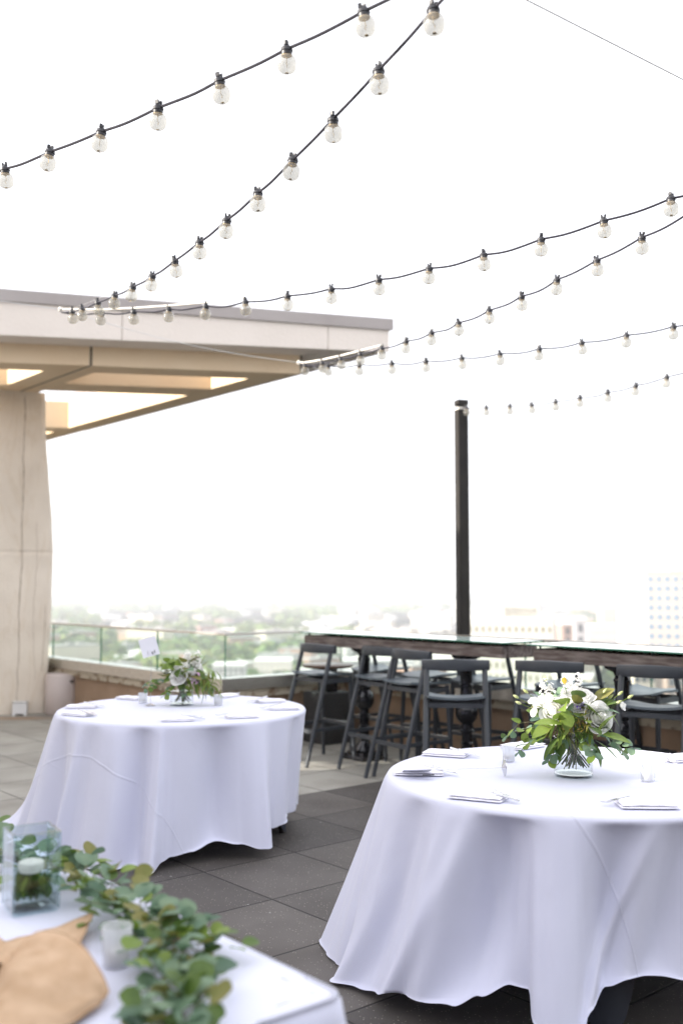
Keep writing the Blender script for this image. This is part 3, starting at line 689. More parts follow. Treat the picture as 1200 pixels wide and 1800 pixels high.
def underside(c, Rt, lab, feet):
    t = empty('round_table', (c[0], c[1], 0), R(feet), label=lab, cat='table')
    mb = MB(); mb.lathe([(0, 0.728), (Rt-0.02, 0.728), (Rt-0.012, 0.733), (Rt-0.012, 0.744), (Rt-0.02, 0.749), (0, 0.749)], n=72); mb.build('tabletop', M['darktop'], t)
    mb = MB(); N = 120
    def f(u, v):
        a = 2*PI*u; k = abs(math.cos(2*a))**7.0      # four feet
        zb = 0.004 + 0.42*(1-k)**1.0; z = 0.722 - (0.722-zb)*v
        rb = 0.66*k + 0.47*(1-k); r = (Rt-0.03)*(1-v) + rb*v - 0.06*math.sin(PI*v)*(1-0.35*k)
        return (r*math.cos(a), r*math.sin(a), z)
    mb.grid(f, N, 24, closed=True); mb.build('stretch_cover', M['spandex'], t, ang=80)
    for q in range(4):
        mb = MB(); a = q*PI/2; mb.tube([(0.63*math.cos(a), 0.63*math.sin(a), 0.002), (0.5*math.cos(a), 0.5*math.sin(a), 0.7)], 0.014, 8); mb.build('leg', M['post'], t)
C1 = (-1.0, 6.35); R1 = 0.775
k1 = [(176, 1.05, 0, .10), (170, 1.12, 0, .08), (163, 1.0, 0, .10), (152, .93, 0, .04), (138, .84, 0, .02), (125, .88, 0, 0), (112, .80, .02, 0), (98, .87, .04, 0), (84, .80, .05, 0), (70, .86, .06, 0), (56, .79, .08, 0), (42, .79, .08, 0), (30, .755, .10, 0), (16, .745, .11, 0), (4, .71, .125, 0), (-8, .72, .13, 0), (-18, .71, .13, 0), (-26, .745, .12, 0),
      (-33, .75, .11, 0), (-40, .765, .11, 0), (-45, .86, .05, 0), (-50, .865, .05, 0), (-57, .81, .08, 0), (-66, .79, .10, 0), (-76, .81, .065, 0), (-84, .83, .05, 0), (-87.5, .86, .03, 0), (-89.5, .955, .004, 0), (-92.5, .95, .004, 0), (-97, .89, .006, 0), (-106, .955, .0, 0), (-117, .935, 0, 0), (-125, .90, 0, 0), (-129, .96, 0, .0), (-134, .88, 0, .0), (-142, .86, 0, .01), (-150, .98, 0, .01), (-157, .93, 0, .02), (-166, 1.03, 0, .02), (-175, .98, 0, .06)]
LN1 = [(-.91, -.53, math.atan2(-1.2+.53, -.04+.91), 1.0), (-.97, -.26, math.atan2(-.53, .12), 0.25), (0.3, -0.8, R(75), 0.25)]
cloth('tablecloth', 'white cloth on the far round table at left, trailing onto the pavers', C1, R1, 0.757, k1, LN1, seed=1, ridges=((-89, -90.5, 1.6, .035, 1.1), (-96, -98, 4, -.03, 1), (-127, -131, 2.2, .03, 1), (-138, -140, 5, -.03, 1), (-66, -68, 6, -.03, 1), (-46, -47, 2.2, .03, 1), (-97, -100, 5, -.08, .6), (-66, -68, 8, -.095, .6), (-120, -122, 4, -.035, .6), (-143, -146, 6, -.055, .6), (-20, -22, 5, -.045, .6), (-172, -172, 4, -.06, .6), (-161, -162, 2.5, .03, 1), (-38, -38, 2, -.02, 1), (-30, -28, 2.5, .02, 1), (-153, -156, 3, .03, 1), (-165, -166, 5, -.03, 1), (-108, -104, 5, .025, .6), (-14, -14, 3, -.02, 1)))
underside(C1, R1, 'far round banquet table at left, hidden under its white cloth', -5)
C2 = (0.95, 4.12); R2 = 0.770
k2 = [(166, 1.08, .0, 0), (174, 1.02, 0, 0), (179, .99, 0, 0), (-177, .95, 0, 0), (-172, .99, 0, 0), (-164, .96, .01, 0), (-155, .90, .03, 0), (-147, .87, .07, 0), (-139, .91, .085, 0), (-132, .92, .10, 0), (-126, .87, .15, 0), (-120, .80, .19, 0), (-115.5, .80, .185, 0), (-112.5, .90, .13, 0), (-108, .955, .05, 0), (-104, .93, .07, 0), (-101.5, .83, .17, 0), (-97, .79, .215, 0), (-91, .795, .235, 0), (-82, .785, .24, 0), (-72, .80, .22, 0),
      (-62, .86, .20, 0), (-50, .79, .22, 0), (-38, .86, .2, 0), (-25, .79, .22, 0), (-10, .86, .2, 0), (5, .79, .2, 0), (20, .85, .18, 0), (38, .79, .17, 0), (55, .85, .15, 0), (72, .79, .14, 0), (90, .86, .12, 0), (106, .80, .10, 0), (122, .90, .07, 0), (138, .86, .04, 0), (152, 1.0, .01, 0)]
LN2 = [(-.11, -.92, math.atan2(-.92, .4), 1.0), (0.55, -0.7, R(-52), 0.5), (-.62, -.5, R(30), 0.35)]
cloth('tablecloth', 'white cloth on the near round table at right, with large soft folds', C2, R2, 0.757, k2, LN2, seed=4, ridges=((-129, -150, 3.2, .04, 1), (-120, -133, 7, -.05, 1), (-113, -111.5, 1.8, .03, 1), (-121, -130, 8, -.14, .6), (-92, -97, 6, -.11, .6), (-76, -82, 6, -.07, .6), (-150, -165, 5, -.07, .6), (-138, -150, 3, .02, .6), (-100, -104, 3, .02, .6), (-107, -107, 3.5, .02, 1), (-83, -102, 2.2, .06, .95), (-72, -86, 6, -.035, 1), (-140, -163, 5, -.03, 1), (-150, -170, 3, .03, 1), (-131, -140, 2.5, .02, .6), (-160, -178, 4, -.02, 1), (-117, -121, 2.5, .012, .6)))
underside(C2, R2, 'near round banquet table at right with black stretch cover showing under its cloth', -95)

# foreground rectangular table
def fg_table():
    ang = math.atan2(Mv.y, Mv.x)           # local x runs away along -E2, local y runs towards -E1
    o = empty('rectangular_table', (0.022, 1.93, 0), ang, label='long rectangular table in the near left corner, hidden under its white cloth', cat='table')
    mb = MB(); mb.box((1.22, 0.38, 0.74), (2.40, 0.72, 0.022)); mb.build('tabletop', M['darktop'], o)
    for x in (0.15, 2.3):
        for y in (0.1, 0.66):
            mb = MB(); mb.tube([(x, y, 0), (x, y, 0.728)], 0.014, 8); mb.build('leg', M['post'], o)
    Lx, Ly, zt, cr = 2.44, 0.76, 0.757, 0.05
    per = []
    def rr(t):      # rounded rectangle perimeter point + outward normal, t in 0..1
        segs = [(Lx-2*cr), PI/2*cr, (Ly-2*cr), PI/2*cr, (Lx-2*cr), PI/2*cr, (Ly-2*cr), PI/2*cr]; tot = sum(segs); d = t*tot
        cs = [((cr, 0), (1, 0)), None, ((Lx, cr), (0, 1)), None, ((Lx-cr, Ly), (-1, 0)), None, ((0, Ly-cr), (0, -1)), None]
        ct = [None, (Lx-cr, cr, -PI/2), None, (Lx-cr, Ly-cr, 0), None, (cr, Ly-cr, PI/2), None, (cr, cr, PI)]
        for i, s_ in enumerate(segs):
            if d <= s_ or i == 7:
                if cs[i]:
                    (x, y), (dx, dy) = cs[i]; return (x+dx*d, y+dy*d), (dy, -dx), 0
                x, y, a0 = ct[i]; a = a0 + d/cr; return (x+cr*math.cos(a), y+cr*math.sin(a)), (math.cos(a), math.sin(a)), 1
            d -= s_
    NP, NR = 700, 30; vs = []; uv = []
    for k in range(NR+6):
        for j in range(NP):
            (x, y), (nx, ny), cn_ = rr(j/NP)
            if k < 5:
                f = (1, .6, .3, .12, .03)[k]; cxx, cyy = Lx/2, Ly/2
                ix = x + (cxx-x)*f*1.0 if k == 0 else x - nx*f*0.25; iy = y + (cyy-y)*f if k == 0 else y - ny*f*0.25
                if k == 0: ix, iy = min(max(x, 0.37), Lx-0.37), 0.38
                vs.append((ix, iy, zt + 0.0015*noise.noise((ix*5, iy*5, 2)))); uv.append((ix, iy)); continue
            s_ = (k-5)/NR; er = 0.02; L1 = er*PI/2; tot = 0.72; d = s_*tot
            if d < L1: q = d/er; o_ = er*math.sin(q)*0.9-er*0.9; z = zt-er*(1-math.cos(q))
            else:
                z = zt-er-(d-L1); sc = (d-L1)/(tot-L1)
                o_ = sc*(0.05 + 0.035*math.sin(j/NP*2*PI*21+2*math.sin(j/NP*2*PI*5)) + 0.03*noise.noise((j*0.03, sc, 0)))
                dc = min(math.hypot(x-a_, y-b_) for a_ in (0, Lx) for b_ in (0, Ly)); o_ += sc*0.13*math.exp(-(dc/0.12)**2)
            vs.append((x+nx*o_, y+ny*o_, z)); uv.append((x+nx*d, y+ny*d))
    fs = [(i*NP+j, (i+1)*NP+j, (i+1)*NP+(j+1) % NP, i*NP+(j+1) % NP) for i in range(NR+5) for j in range(NP)]
    me = bpy.data.meshes.new('tablecloth'); me.from_pydata(vs, [], fs); me.materials.append(clothmat('long_cloth_fabric', [(0.5, 0.3, R(3), .4), (1.2, .2, R(88), .4)]))
    ul = me.uv_layers.new(name='flat')
    for lp in me.loops: ul.data[lp.index].uv = uv[lp.vertex_index]
    bm = bmesh.new(); bm.from_mesh(me); bmesh.ops.remove_doubles(bm, verts=bm.verts, dist=1e-4); bmesh.ops.recalc_face_normals(bm, faces=bm.faces)
    for f in bm.faces: f.smooth = True
    bm.to_mesh(me); bm.free()
    c_ = bpy.data.objects.new('tablecloth', me); COL.objects.link(c_); c_.location = (0.022, 1.93, 0); c_.rotation_euler = (0, 0, ang)
    tag(c_, 'white cloth on the long table in the near left corner', 'tablecloth')
fg_table()
TZ = 0.759

# ------------------------------------------------------------------ leaves and flowers
def frame(d, up=(0, 0, 1)):
    d = Vector(d).normalized(); u = Vector(up)
    s_ = d.cross(u)
    if s_.length < 1e-4: s_ = d.orthogonal()
    s_.normalize(); n_ = s_.cross(d).normalized(); return d, s_, n_
def leaf(mb, base, d, ln, wd, mi=0, droop=0.3, kind='oval', roll=0.0, segs=6):
    d, s_, n_ = frame(d)
    q = Matrix.Rotation(roll, 3, d); s_ = q @ s_; n_ = q @ n_
    base = Vector(base); vs = []; fs = []
    for i in range(segs+1):
        t = i/segs
        if kind == 'oval': w_ = wd*math.sin(PI*min(1, t*0.97+0.015))**0.75*(1-0.25*t)
        elif kind == 'round': w_ = wd*math.sqrt(max(0.02, 1-(2*t-1)**2))*(1.0)
        else: w_ = wd*math.sin(PI*min(1, t*0.96+0.03))**0.9
        p = base + d*(ln*t) - n_*(droop*ln*t*t) - Vector((0, 0, droop*0.3*ln*t*t))
        cup = 0.18*w_
        vs += [p - s_*w_ + n_*cup, p, p + s_*w_ + n_*cup]
    for i in range(segs):
        a = i*3; fs += [(a, a+1, a+4, a+3), (a+1, a+2, a+5, a+4)]
    mb.add(vs, fs, mi)
def rose(r, seed, m, layers=5):
    rd = random.Random(seed); mb = MB()
    for L_ in range(layers):
        f = (L_+0.6)/layers; n_ = 3+L_
        for k in range(n_):
            a0 = 2*PI*k/n_ + L_*0.9 + rd.uniform(-.2, .2); span = 2*PI/n_*0.72; rr = r*f*rd.uniform(.92, 1.06); hh = r*(1.35-0.55*f)*rd.uniform(.9, 1.08); op = 0.12+0.85*f*f
            def fn(u, v):
                a = a0 + (u-0.5)*2*span
                k_ = math.sin(PI*(0.5+(u-0.5)*0.96)); vv = v*(0.72+0.28*k_)
                rad = rr*(math.sin(min(1, vv*1.6)*PI/2)*0.92 + 0.16*op*vv**3)
                z = -0.42*r + hh*vv*(0.95) - op*0.22*r*vv**4 + 0.04*r*math.sin(u*7+seed+k)*v
                ed = 1+0.10*op*v**4
                return (rad*ed*math.cos(a), rad*ed*math.sin(a), z)
            mb.grid(fn, 9, 7)
    mb.lathe([(0, -0.45*r), (r*.3, -0.4*r), (r*.38, -0.1*r), (r*.2, r*.45), (0, r*.6)], n=8)
    return mb
def orient(o, d, loc, spin=0):
    o.rotation_mode = 'QUATERNION'; o.rotation_quaternion = Vector(d).to_track_quat('Z', 'Y') @ Matrix.Rotation(spin, 3, 'Z').to_quaternion(); o.location = loc
def blossom_spray(mb, p, d, n_, rd, size=0.014, spread=0.05, length=0.10):
    """short spike of small frilly florets"""
    d = Vector(d).normalized()
    for i in range(n_):
        t = i/n_; q = Vector((rd.gauss(0, 1), rd.gauss(0, 1), rd.gauss(0, 1))).normalized()
        c = Vector(p) + d*length*t + q*spread*(1-0.6*t)*rd.uniform(.3, 1)
        nd = (q + d*0.6).normalized(); f, s_, u_ = frame(nd); sz = size*rd.uniform(.7, 1.3)*(1-0.35*t)
        for k in range(5):
            a = 2*PI*k/5 + i; pd = (s_*math.cos(a)+u_*math.sin(a)) + f*0.45
            leaf(mb, c, pd, sz*1.25, sz*0.55, 0, droop=0.35, kind='round', segs=3)
def vase(loc, label, r=0.077, h=0.155, water=0.6):
    v = empty('glass_vase', loc, label=label, cat='vase')
    mb = MB(); mb.lathe([(0, 0.001), (r*0.96, 0.001), (r, 0.006), (r, h), (r-0.003, h), (r-0.004, 0.014), (0, 0.012)], n=48); mb.build('glass_body', M['clear'], v)
    mb = MB(); mb.lathe([(r*0.92, 0.0), (r*1.0, 0.003), (r*1.004, 0.008), (r*0.985, 0.011)], n=48); mb.build('thick_base', M['blueglass'], v)
    mb = MB(); mb.lathe([(0, 0.0135), (r-0.005, 0.0155), (r-0.005, h*water), (0, h*water)], n=48); mb.build('water', M['water'], v)
    return v
def bouquet(loc, label, seed, side, big):
    rd = random.Random(seed); t = empty('bouquet', loc, label=label, cat='flowers'); r0 = 0.065
    # stems in the vase, crossing
    mb = MB()
    for i in range(34):
        a = rd.uniform(0, 2*PI); b = a + PI + rd.uniform(-.7, .7); q = rd.uniform(.35, .95); z0 = rd.uniform(0.016, 0.035)
        p0 = Vector((r0*q*math.cos(a), r0*q*math.sin(a), z0)); p2 = Vector((r0*.75*math.cos(b), r0*.75*math.sin(b), 0.165))
        mb.tube([p0, p0.lerp(p2, .5)*0.96, p2], rd.uniform(0.0016, 0.0032), 6, mi=rd.choice((0, 0, 1)))
    mb.build('stems', [M['stem'], M['leafA']], t)
    # broad leaves fanning around
    mb = MB()
    for i in range(52 if big else 46):
        a = 2*PI*i/(52 if big else 46)*3 + rd.uniform(-.3, .3); el = rd.uniform(-0.35, 0.75); rr = rd.uniform(0.03, 0.10)
        d = Vector((math.cos(a)*math.cos(el), math.sin(a)*math.cos(el), math.sin(el)))
        p = Vector((math.cos(a)*rr, math.sin(a)*rr, 0.165+rd.uniform(0, .09)+0.05*math.sin(el)))
        ln = rd.uniform(.06, .10)
        leaf(mb, p, d, ln, ln*rd.uniform(.30, .40), rd.choice((0, 0, 1, 1, 2, 3)), rd.uniform(.05, .5), 'oval', rd.uniform(-.9, .9))
    # eucalyptus sprigs reaching out, round leaves in pairs
    spr = [(side*1.0, 0.02, .25, .19), (side*.85, -.3, .10, .18), (side*-.8, -.35, 0.1, .17), (side*-.9, .1, -.1, .16), (side*.5, -.6, -.3, .13), (side*-.3, -.7, -.3, .12), (side*.3, .6, .4, .16)]
    for (x, y, z, L_) in spr:
        p = Vector((0.03*x, 0.03*y, 0.16)); d = Vector((x, y, z)).normalized(); path = [p.copy()]; n_ = 7
        for k in range(n_):
            d = (d + Vector((rd.uniform(-.15, .15), rd.uniform(-.15, .15), -0.10))).normalized(); p = p + d*L_/n_*1.15; path.append(p.copy())
            if k > 1:
                for sgn in (-1, 1):
                    f, s_, u_ = frame(d); ld = (s_*sgn + f*0.6 + u_*rd.uniform(-.4, .4)); sz = rd.uniform(.024, .036)
                    leaf(mb, p, ld, sz*1.25, sz*.52, rd.choice((1, 2, 2, 0)), .15, 'round', rd.uniform(-1, 1))
        mb.tube(path, 0.0012, 5, mi=4)
    # long narrow willow eucalyptus
    cx = (-0.02 if big else 0.10)
    for i in range(95 if big else 150):
        a = rd.uniform(-PI, 0) if big else rd.uniform(-1.9, 0.6); el = rd.uniform(-1.2, -0.1)
        p = Vector((cx + rd.uniform(-.07, .07), -0.05+rd.uniform(-.04, .04), 0.165+rd.uniform(-.02, .07)))
        if not big: p += Vector((rd.uniform(0, .10), 0, rd.uniform(-.07, .03)))
        d = Vector((math.cos(a)*math.cos(el)*(.8 if big else .6), math.sin(a)*math.cos(el)*.7, math.sin(el)))
        leaf(mb, p, d, rd.uniform(.04, .075), rd.uniform(.0035, .0065), rd.choice((0, 1, 1, 3)), rd.uniform(.0, .6), 'willow', rd.uniform(-1.2, 1.2), segs=5)
    mb.build('foliage', [M['leafA'], M['leafB'], M['leafC'], M['leafD'], M['stem']], t, ang=80)
    # flowers
    def flw(p, r, d, m='petal', nm='rose', layers=5):
        o = rose(r, rd.randint(0, 999), m, layers).build(nm, M[m], t, ang=85); orient(o, d, p, rd.uniform(0, 6))
    return t, rd, flw
# table 2 bouquet (large, close)
Pv2 = (0.935, 4.085, TZ)
vase(Pv2, 'clear glass cylinder vase of stems on the near round table')
t2, rd, flw = bouquet((Pv2[0], Pv2[1], Pv2[2]+.012), 'loose bouquet of white roses and mixed greenery, the larger one at right', 11, -1, True)
flw((0.075, -0.060, 0.205), 0.058, (0.35, -1, 0.35), 'petal', 'rose', 6)
flw((0.040, 0.00, 0.275), 0.044, (0.1, -.5, 1), 'petal', 'rose', 5)
flw((-0.045, -0.03, 0.235), 0.050, (-.3, -.6, 1), 'petal', 'rose', 5)
flw((-0.10, 0.03, 0.25), 0.040, (-.5, -.3, 1), 'petal')
flw((-0.080, -0.050, 0.222), 0.050, (-.5, -.9, .7), 'petal', 'rose', 5)
flw((0.005, -0.05, 0.25), 0.038, (0, -.9, .8), 'petal', 'rose', 5)
flw((0.10, 0.05, 0.235), 0.036, (.5, 0, 1), 'petal')
flw((0.0, 0.07, 0.26), 0.042, (0, .3, 1), 'petalc')
for p, d, r in (((-0.150, -0.02, 0.262), (-.6, -.3, .8), .019), ((-0.148, -0.04, 0.225), (-.8, -.4, .3), .019), ((0.178, -0.02, 0.245), (.8, -.5, .3), .019), ((0.125, 0.0, 0.225), (.4, -.4, 1), .022), ((0.115, -.03, 0.205), (.5, -.7, .5), .020)):
    flw(p, r, d, 'petal', 'small_bloom', 4)
mb = MB()
blossom_spray(mb, (-0.075, -0.02, 0.24), (-.35, -.1, 1), 46, rd, .012, .045, .11)
blossom_spray(mb, (-0.02, 0.0, 0.26), (.0, -.1, 1), 40, rd, .012, .04, .09)
blossom_spray(mb, (0.02, 0.02, 0.27), (.15, 0, 1), 26, rd, .011, .03, .09)
mb.build('white_florets', M['petal'], t2, ang=85)
mb = MB()
for (x, y, z) in ((-0.205, -.03, .275), (-.198, -.04, .255), (-.165, 0, .29), (.115, 0, .29), (.165, -.02, .285), (.198, -.03, .275), (.155, -.03, .255), (.135, .0, .27), (-.09, .02, .33), (-.03, -.02, .33)):
    b0 = Vector((x*.35, y*.5, .17)); p = Vector((x, y, z)); m_ = b0.lerp(p, .6) + Vector((0, 0, .012))
    mb.tube([b0, b0.lerp(m_, .5), m_, p], [.0016, .0014, .0012, .001], 5, mi=0)
    d = (p-m_).normalized(); q = d.to_track_quat('Z', 'Y').to_matrix(); mb.lathe([(0, -.004), (.004, 0), (.0058, .008), (.0035, .017), (0, .022)], c=p, n=8, mi=1, mt=q)
mb.build('bud_stems', [M['leafB'], M['budgreen']], t2)
mb = MB()
for i in range(16): leaf(mb, (0.008+rd.uniform(-.008, .008), -.055, .255+rd.uniform(-.005, .005)), (rd.uniform(-1, 1.2), -.4, rd.uniform(-.5, .6)), .026, .004, 0, .2, 'willow')
mb.build('purple_flower', M['purple'], t2)
mb = MB()
for i in range(60):
    p = (rd.uniform(-.06, .03), -.09+rd.uniform(-.01, .02), rd.uniform(.16, .225)); leaf(mb, p, (rd.uniform(-.6, 1), -.3, rd.uniform(-.2, 1)), rd.uniform(.015, .032), .0022, 0, .1, 'willow')
mb.build('golden_sprig', M['leafY'], t2)
mb = MB(); leaf(mb, (-.035, -.03, .325), (-.1, -.2, 1), .026, .010, 0, .05, 'round'); mb.build('gold_leaf', M['leafY'], t2)
mb = MB()
for (p, d, l, wd, mi) in (((-.06, -.10, .19), (-1, -.3, .22), .095, .026, 1), ((-.045, -.095, .165), (-.05, -.35, 1), .085, .027, 1), ((-.03, -.07, .2), (.1, -.1, 1), .06, .022, 2), ((.075, -.08, .155), (.55, -.3, 1), .085, .028, 1), ((.09, -.08, .15), (1, -.4, -.1), .085, .024, 1), ((.10, -.05, .15), (1, -.2, -.75), .10, .022, 0), ((.06, -.09, .13), (.9, -.6, -.55), .09, .02, 0), ((-.07, -.08, .14), (-.9, -.4, -.8), .085, .02, 0), ((-.10, -.07, .15), (-1, -.2, -.3), .07, .017, 1), ((.055, -.095, .12), (.35, -.3, -1), .07, .017, 0), ((-.05, -.08, .12), (-.5, -.4, -.9), .06, .016, 0)):
    leaf(mb, p, d, l*1.15, wd*1.2, mi, .15, 'oval', rd.uniform(-.3, .3), segs=9)
for (p, d, s_) in (((-.205, -.05, .185), (-.5, -.3, .5), .040), ((-.225, -.05, .165), (-.7, -.3, -.6), .036), ((-.185, -.04, .15), (0, -.3, -1), .034), ((-.16, -.05, .165), (.3, -.3, -.7), .036)):
    leaf(mb, p, d, s_, s_*.42, 1, .1, 'round', .3, segs=7)
mb.tube([(-.05, -.06, .15), (-.12, -.06, .18), (-.17, -.05, .19), (-.205, -.05, .185), (-.226, -.05, .166)], .0011, 5, mi=3)
mb.build('broad_leaves', [M['leafA'], M['leafB'], M['leafC'], M['stem']], t2, ang=80)
t2.scale = (1.1, 1.1, 1.1)
# table 1 bouquet
Pv1 = (-1.03, 6.50, TZ)
vase(Pv1, 'clear glass cylinder vase of stems on the far round table', 0.075, 0.15)
t1, rd, flw = bouquet(Pv1, 'smaller bouquet of white flowers with drooping greenery, at left', 23, -1, False)
flw((-0.008, -0.088, 0.185), 0.056, (-.25, -1, .45), 'petal', 'rose', 6)
flw((0.085, -.07, 0.200), 0.040, (.3, -1, .4), 'petal', 'rose', 5)
flw((-0.02, 0.0, 0.24), 0.036, (-.2, -.4, 1), 'petal'); flw((0.09, .02, .25), .034, (.3, -.3, 1), 'petal'); flw((0.115, -.02, .235), .026, (.6, -.4, .8), 'petal')
flw((-0.10, -.01, .215), .024, (-.6, -.5, .5), 'petal', 'small_bloom', 4)
mb = MB(); blossom_spray(mb, (0.03, 0, .24), (0.1, -.1, 1), 60, rd, .013, .055, .10); blossom_spray(mb, (0.08, 0, .25), (.3, 0, 1), 40, rd, .012, .045, .09); blossom_spray(mb, (-.03, 0, .23), (-.2, 0, 1), 24, rd, .012, .035, .05)
mb.build('white_florets', M['petal'], t1, ang=85)
mb = MB()
for i in range(26): leaf(mb, (.10+rd.uniform(-.02, .02), -.085, .165+rd.uniform(-.015, .05)), (rd.uniform(-1, 1), -.6, rd.uniform(-.6, .6)), .018, .006, 0, .2, 'round')
mb.build('pink_tips', M['pink'], t1)
mb = MB()
for (x, y, z) in ((-.12, 0, .30), (-.145, -.02, .27), (-.06, 0, .31), (.15, 0, .31), (.17, -.01, .28), (.12, .01, .33), (-.16, -.03, .20), (-.175, -.02, .235)):
    b0 = Vector((x*.3, y*.5, .16)); p = Vector((x, y, z)); mb.tube([b0, b0.lerp(p, .5)+Vector((0, 0, .01)), p], .0014, 5, mi=0)
    for k in range(5):
        q = b0.lerp(p, .5+.1*k); leaf(mb, q, (rd.uniform(-1, 1), rd.uniform(-1, 0), .5), .02, .006, 1, .1, 'oval')
mb.build('bud_stems', [M['leafD'], M['leafB']], t1)

# ------------------------------------------------------------------ tableware
def napkin_set(x, y, ang, label_n, tno, ln=0.19, wd=0.105, knife=True, fork=True, flip=False, seed=0, z=TZ, group='folded napkins round the tables'):
    rd = random.Random(seed)
    n_ = MB()
    for k in range(2):
        zz = z + 0.005 + k*0.0085; sh = k*0.003
        def fn(u, v, zz=zz, sh=sh, k=k):
            q = 2*PI*v; cx = (u-0.5)*(ln-sh*2); ex = 1-(abs(u-.5)*2)**10
            yy = math.copysign(abs(math.cos(q))**0.35, math.cos(q))*(wd/2-sh); hh = 0.0047*math.copysign(abs(math.sin(q))**0.8, math.sin(q))*(0.3+0.7*ex)
            return (cx, yy + 0.003*noise.noise((u*5+seed, k, 0)), zz - z + hh + 0.0028*noise.noise((u*4+seed, yy*18, k))*(1 if k else .3))
        nu, nv = 15, 20
        vs = [fn(i/(nu-1), j/nv) for i in range(nu) for j in range(nv)]
        fs = [(i*nv+j, i*nv+(j+1) % nv, (i+1)*nv+(j+1) % nv, (i+1)*nv+j) for i in range(nu-1) for j in range(nv)] + [tuple(range(nv)), tuple((nu-1)*nv+j for j in range(nv))]
        n_.add(vs, fs)
    o = n_.build('napkin', M['napkin'], ang=60); o.location = (x, y, z); o.rotation_euler = (0, 0, ang); tag(o, 'folded white napkin ' + label_n, 'napkin', group)
    c = Vector((x, y, z)); dx = Vector((math.cos(ang), math.sin(ang), 0)); dy = Vector((-dx.y, dx.x, 0)); sg = -1 if flip else 1
    if fork:
        f = empty('fork', c + dx*sg*(ln/2-0.035) + dy*0.014 + Vector((0, 0, 0.0275)), ang + (PI if flip else 0) + rd.uniform(-.5, .5), label='silver fork in napkin ' + label_n, cat='fork', group='forks in the napkins')
        mb = MB(); mb.box((0.010, 0, 0.000), (0.045, 0.005, 0.002)); mb.box((0.043, 0, 0), (0.022, 0.020, 0.002)); mb.build('handle', M['silver'], f, bevel=.0006)
        for k in range(4):
            mb = MB(); mb.tube([(0.053, -0.0085+k*0.0057, 0), (0.075, -0.0085+k*0.0057, -0.002), (0.097, -0.008+k*0.0053, 0.004)], [0.0015, .0013, .0006], 5); mb.build('tine', M['silver'], f)
        f.rotation_euler[1] = R(10)
    if knife:
        k_ = empty('table_knife', c + dx*sg*(ln/2-0.03) - dy*0.018 + Vector((0, 0, 0.026)), ang + (PI if flip else 0) + rd.uniform(-.25, .1), label='silver knife in napkin ' + label_n, cat='knife', group='knives in the napkins')
        k_.rotation_euler[1] = R(11)
        mb = MB(); mb.box((0.04, 0, 0), (0.10, 0.014, 0.0018)); mb.build('blade', M['silver'], k_, bevel=.0006)
        mb = MB(); mb.tube([(-0.01, 0, 0), (-0.05, 0, 0)], .0045, 8); mb.build('handle', M['silver'], k_)
for (x, y, a, lb, kn, fl) in (
    (-1.56, 5.98, -28, 'at the front left of the far round table', 1, 0),
    (-1.635, 6.35, 4, 'at the far left edge of the far round table', 1, 0),
    (-1.43, 6.83, 150, 'beside the upright card holder on the far round table', 0, 1),
    (-0.93, 5.74, 8, 'at the front middle of the far round table', 1, 0),
    (-0.58, 5.88, 20, 'at the front right of the far round table', 0, 1),
    (-0.355, 6.27, 185, 'at the right edge of the far round table', 1, 0),
    (-0.47, 6.66, 205, 'at the back right of the far round table', 1, 0),
    (-0.80, 6.98, 60, 'behind the smaller bouquet on the far round table', 0, 0)):
    napkin_set(x, y, R(a), lb, 1, knife=bool(kn), flip=bool(fl), seed=int(abs(x*100)))
for (x, y, a, lb, kn, fl) in (
    (0.315, 4.13, -4, 'over the left edge of the near round table', 1, 0),
    (0.475, 4.58, -22, 'at the back left of the near round table', 1, 0),
    (0.495, 3.66, -26, 'at the front left of the near round table', 1, 0),
    (1.06, 3.53, -2, 'at the front of the near round table', 0, 1),
    (0.86, 4.80, 40, 'behind the larger bouquet on the near round table', 0, 0),
    (1.50, 4.46, 28, 'at the back right of the near round table', 0, 1)):
    napkin_set(x, y, R(a), lb, 2, ln=0.20, wd=0.125, knife=bool(kn), flip=bool(fl), seed=int(abs(x*100)))
def votive(x, y, label, r=0.027, h=0.066, z=TZ, top=1.12, group='frosted votive glasses on the round tables'):
    v = empty('votive_candle', (x, y, z), label=label, cat='candle holder', group=group)
    mb = MB(); mb.lathe([(0, 0.001), (r*.95, 0.001), (r, 0.005), (r*top, h), (r*top-0.002, h), (r-.003, 0.011), (0, 0.010)], n=28); mb.build('glass_cup', M['frost'], v)
    mb = MB(); mb.lathe([(0, 0.0115), (r-0.006, 0.0115), (r-0.005, h*.42), (0, h*.42)], n=20); mb.build('candle', M['candle'], v)
votive(-1.30, 6.60, 'frosted votive glass left of the smaller bouquet, beside the card holder')
votive(-0.79, 6.47, 'frosted votive glass right of the smaller bouquet')
votive(1.20, 3.97, 'frosted votive glass right of the larger bouquet')
votive(0.73, 4.42, 'frosted votive glass left of the larger bouquet, behind the fallen holder')
votive(-0.452, 2.065, 'blurred frosted votive tumbler beside the leafy garland in the near corner', r=0.026, h=0.080, top=1.2, group=None)
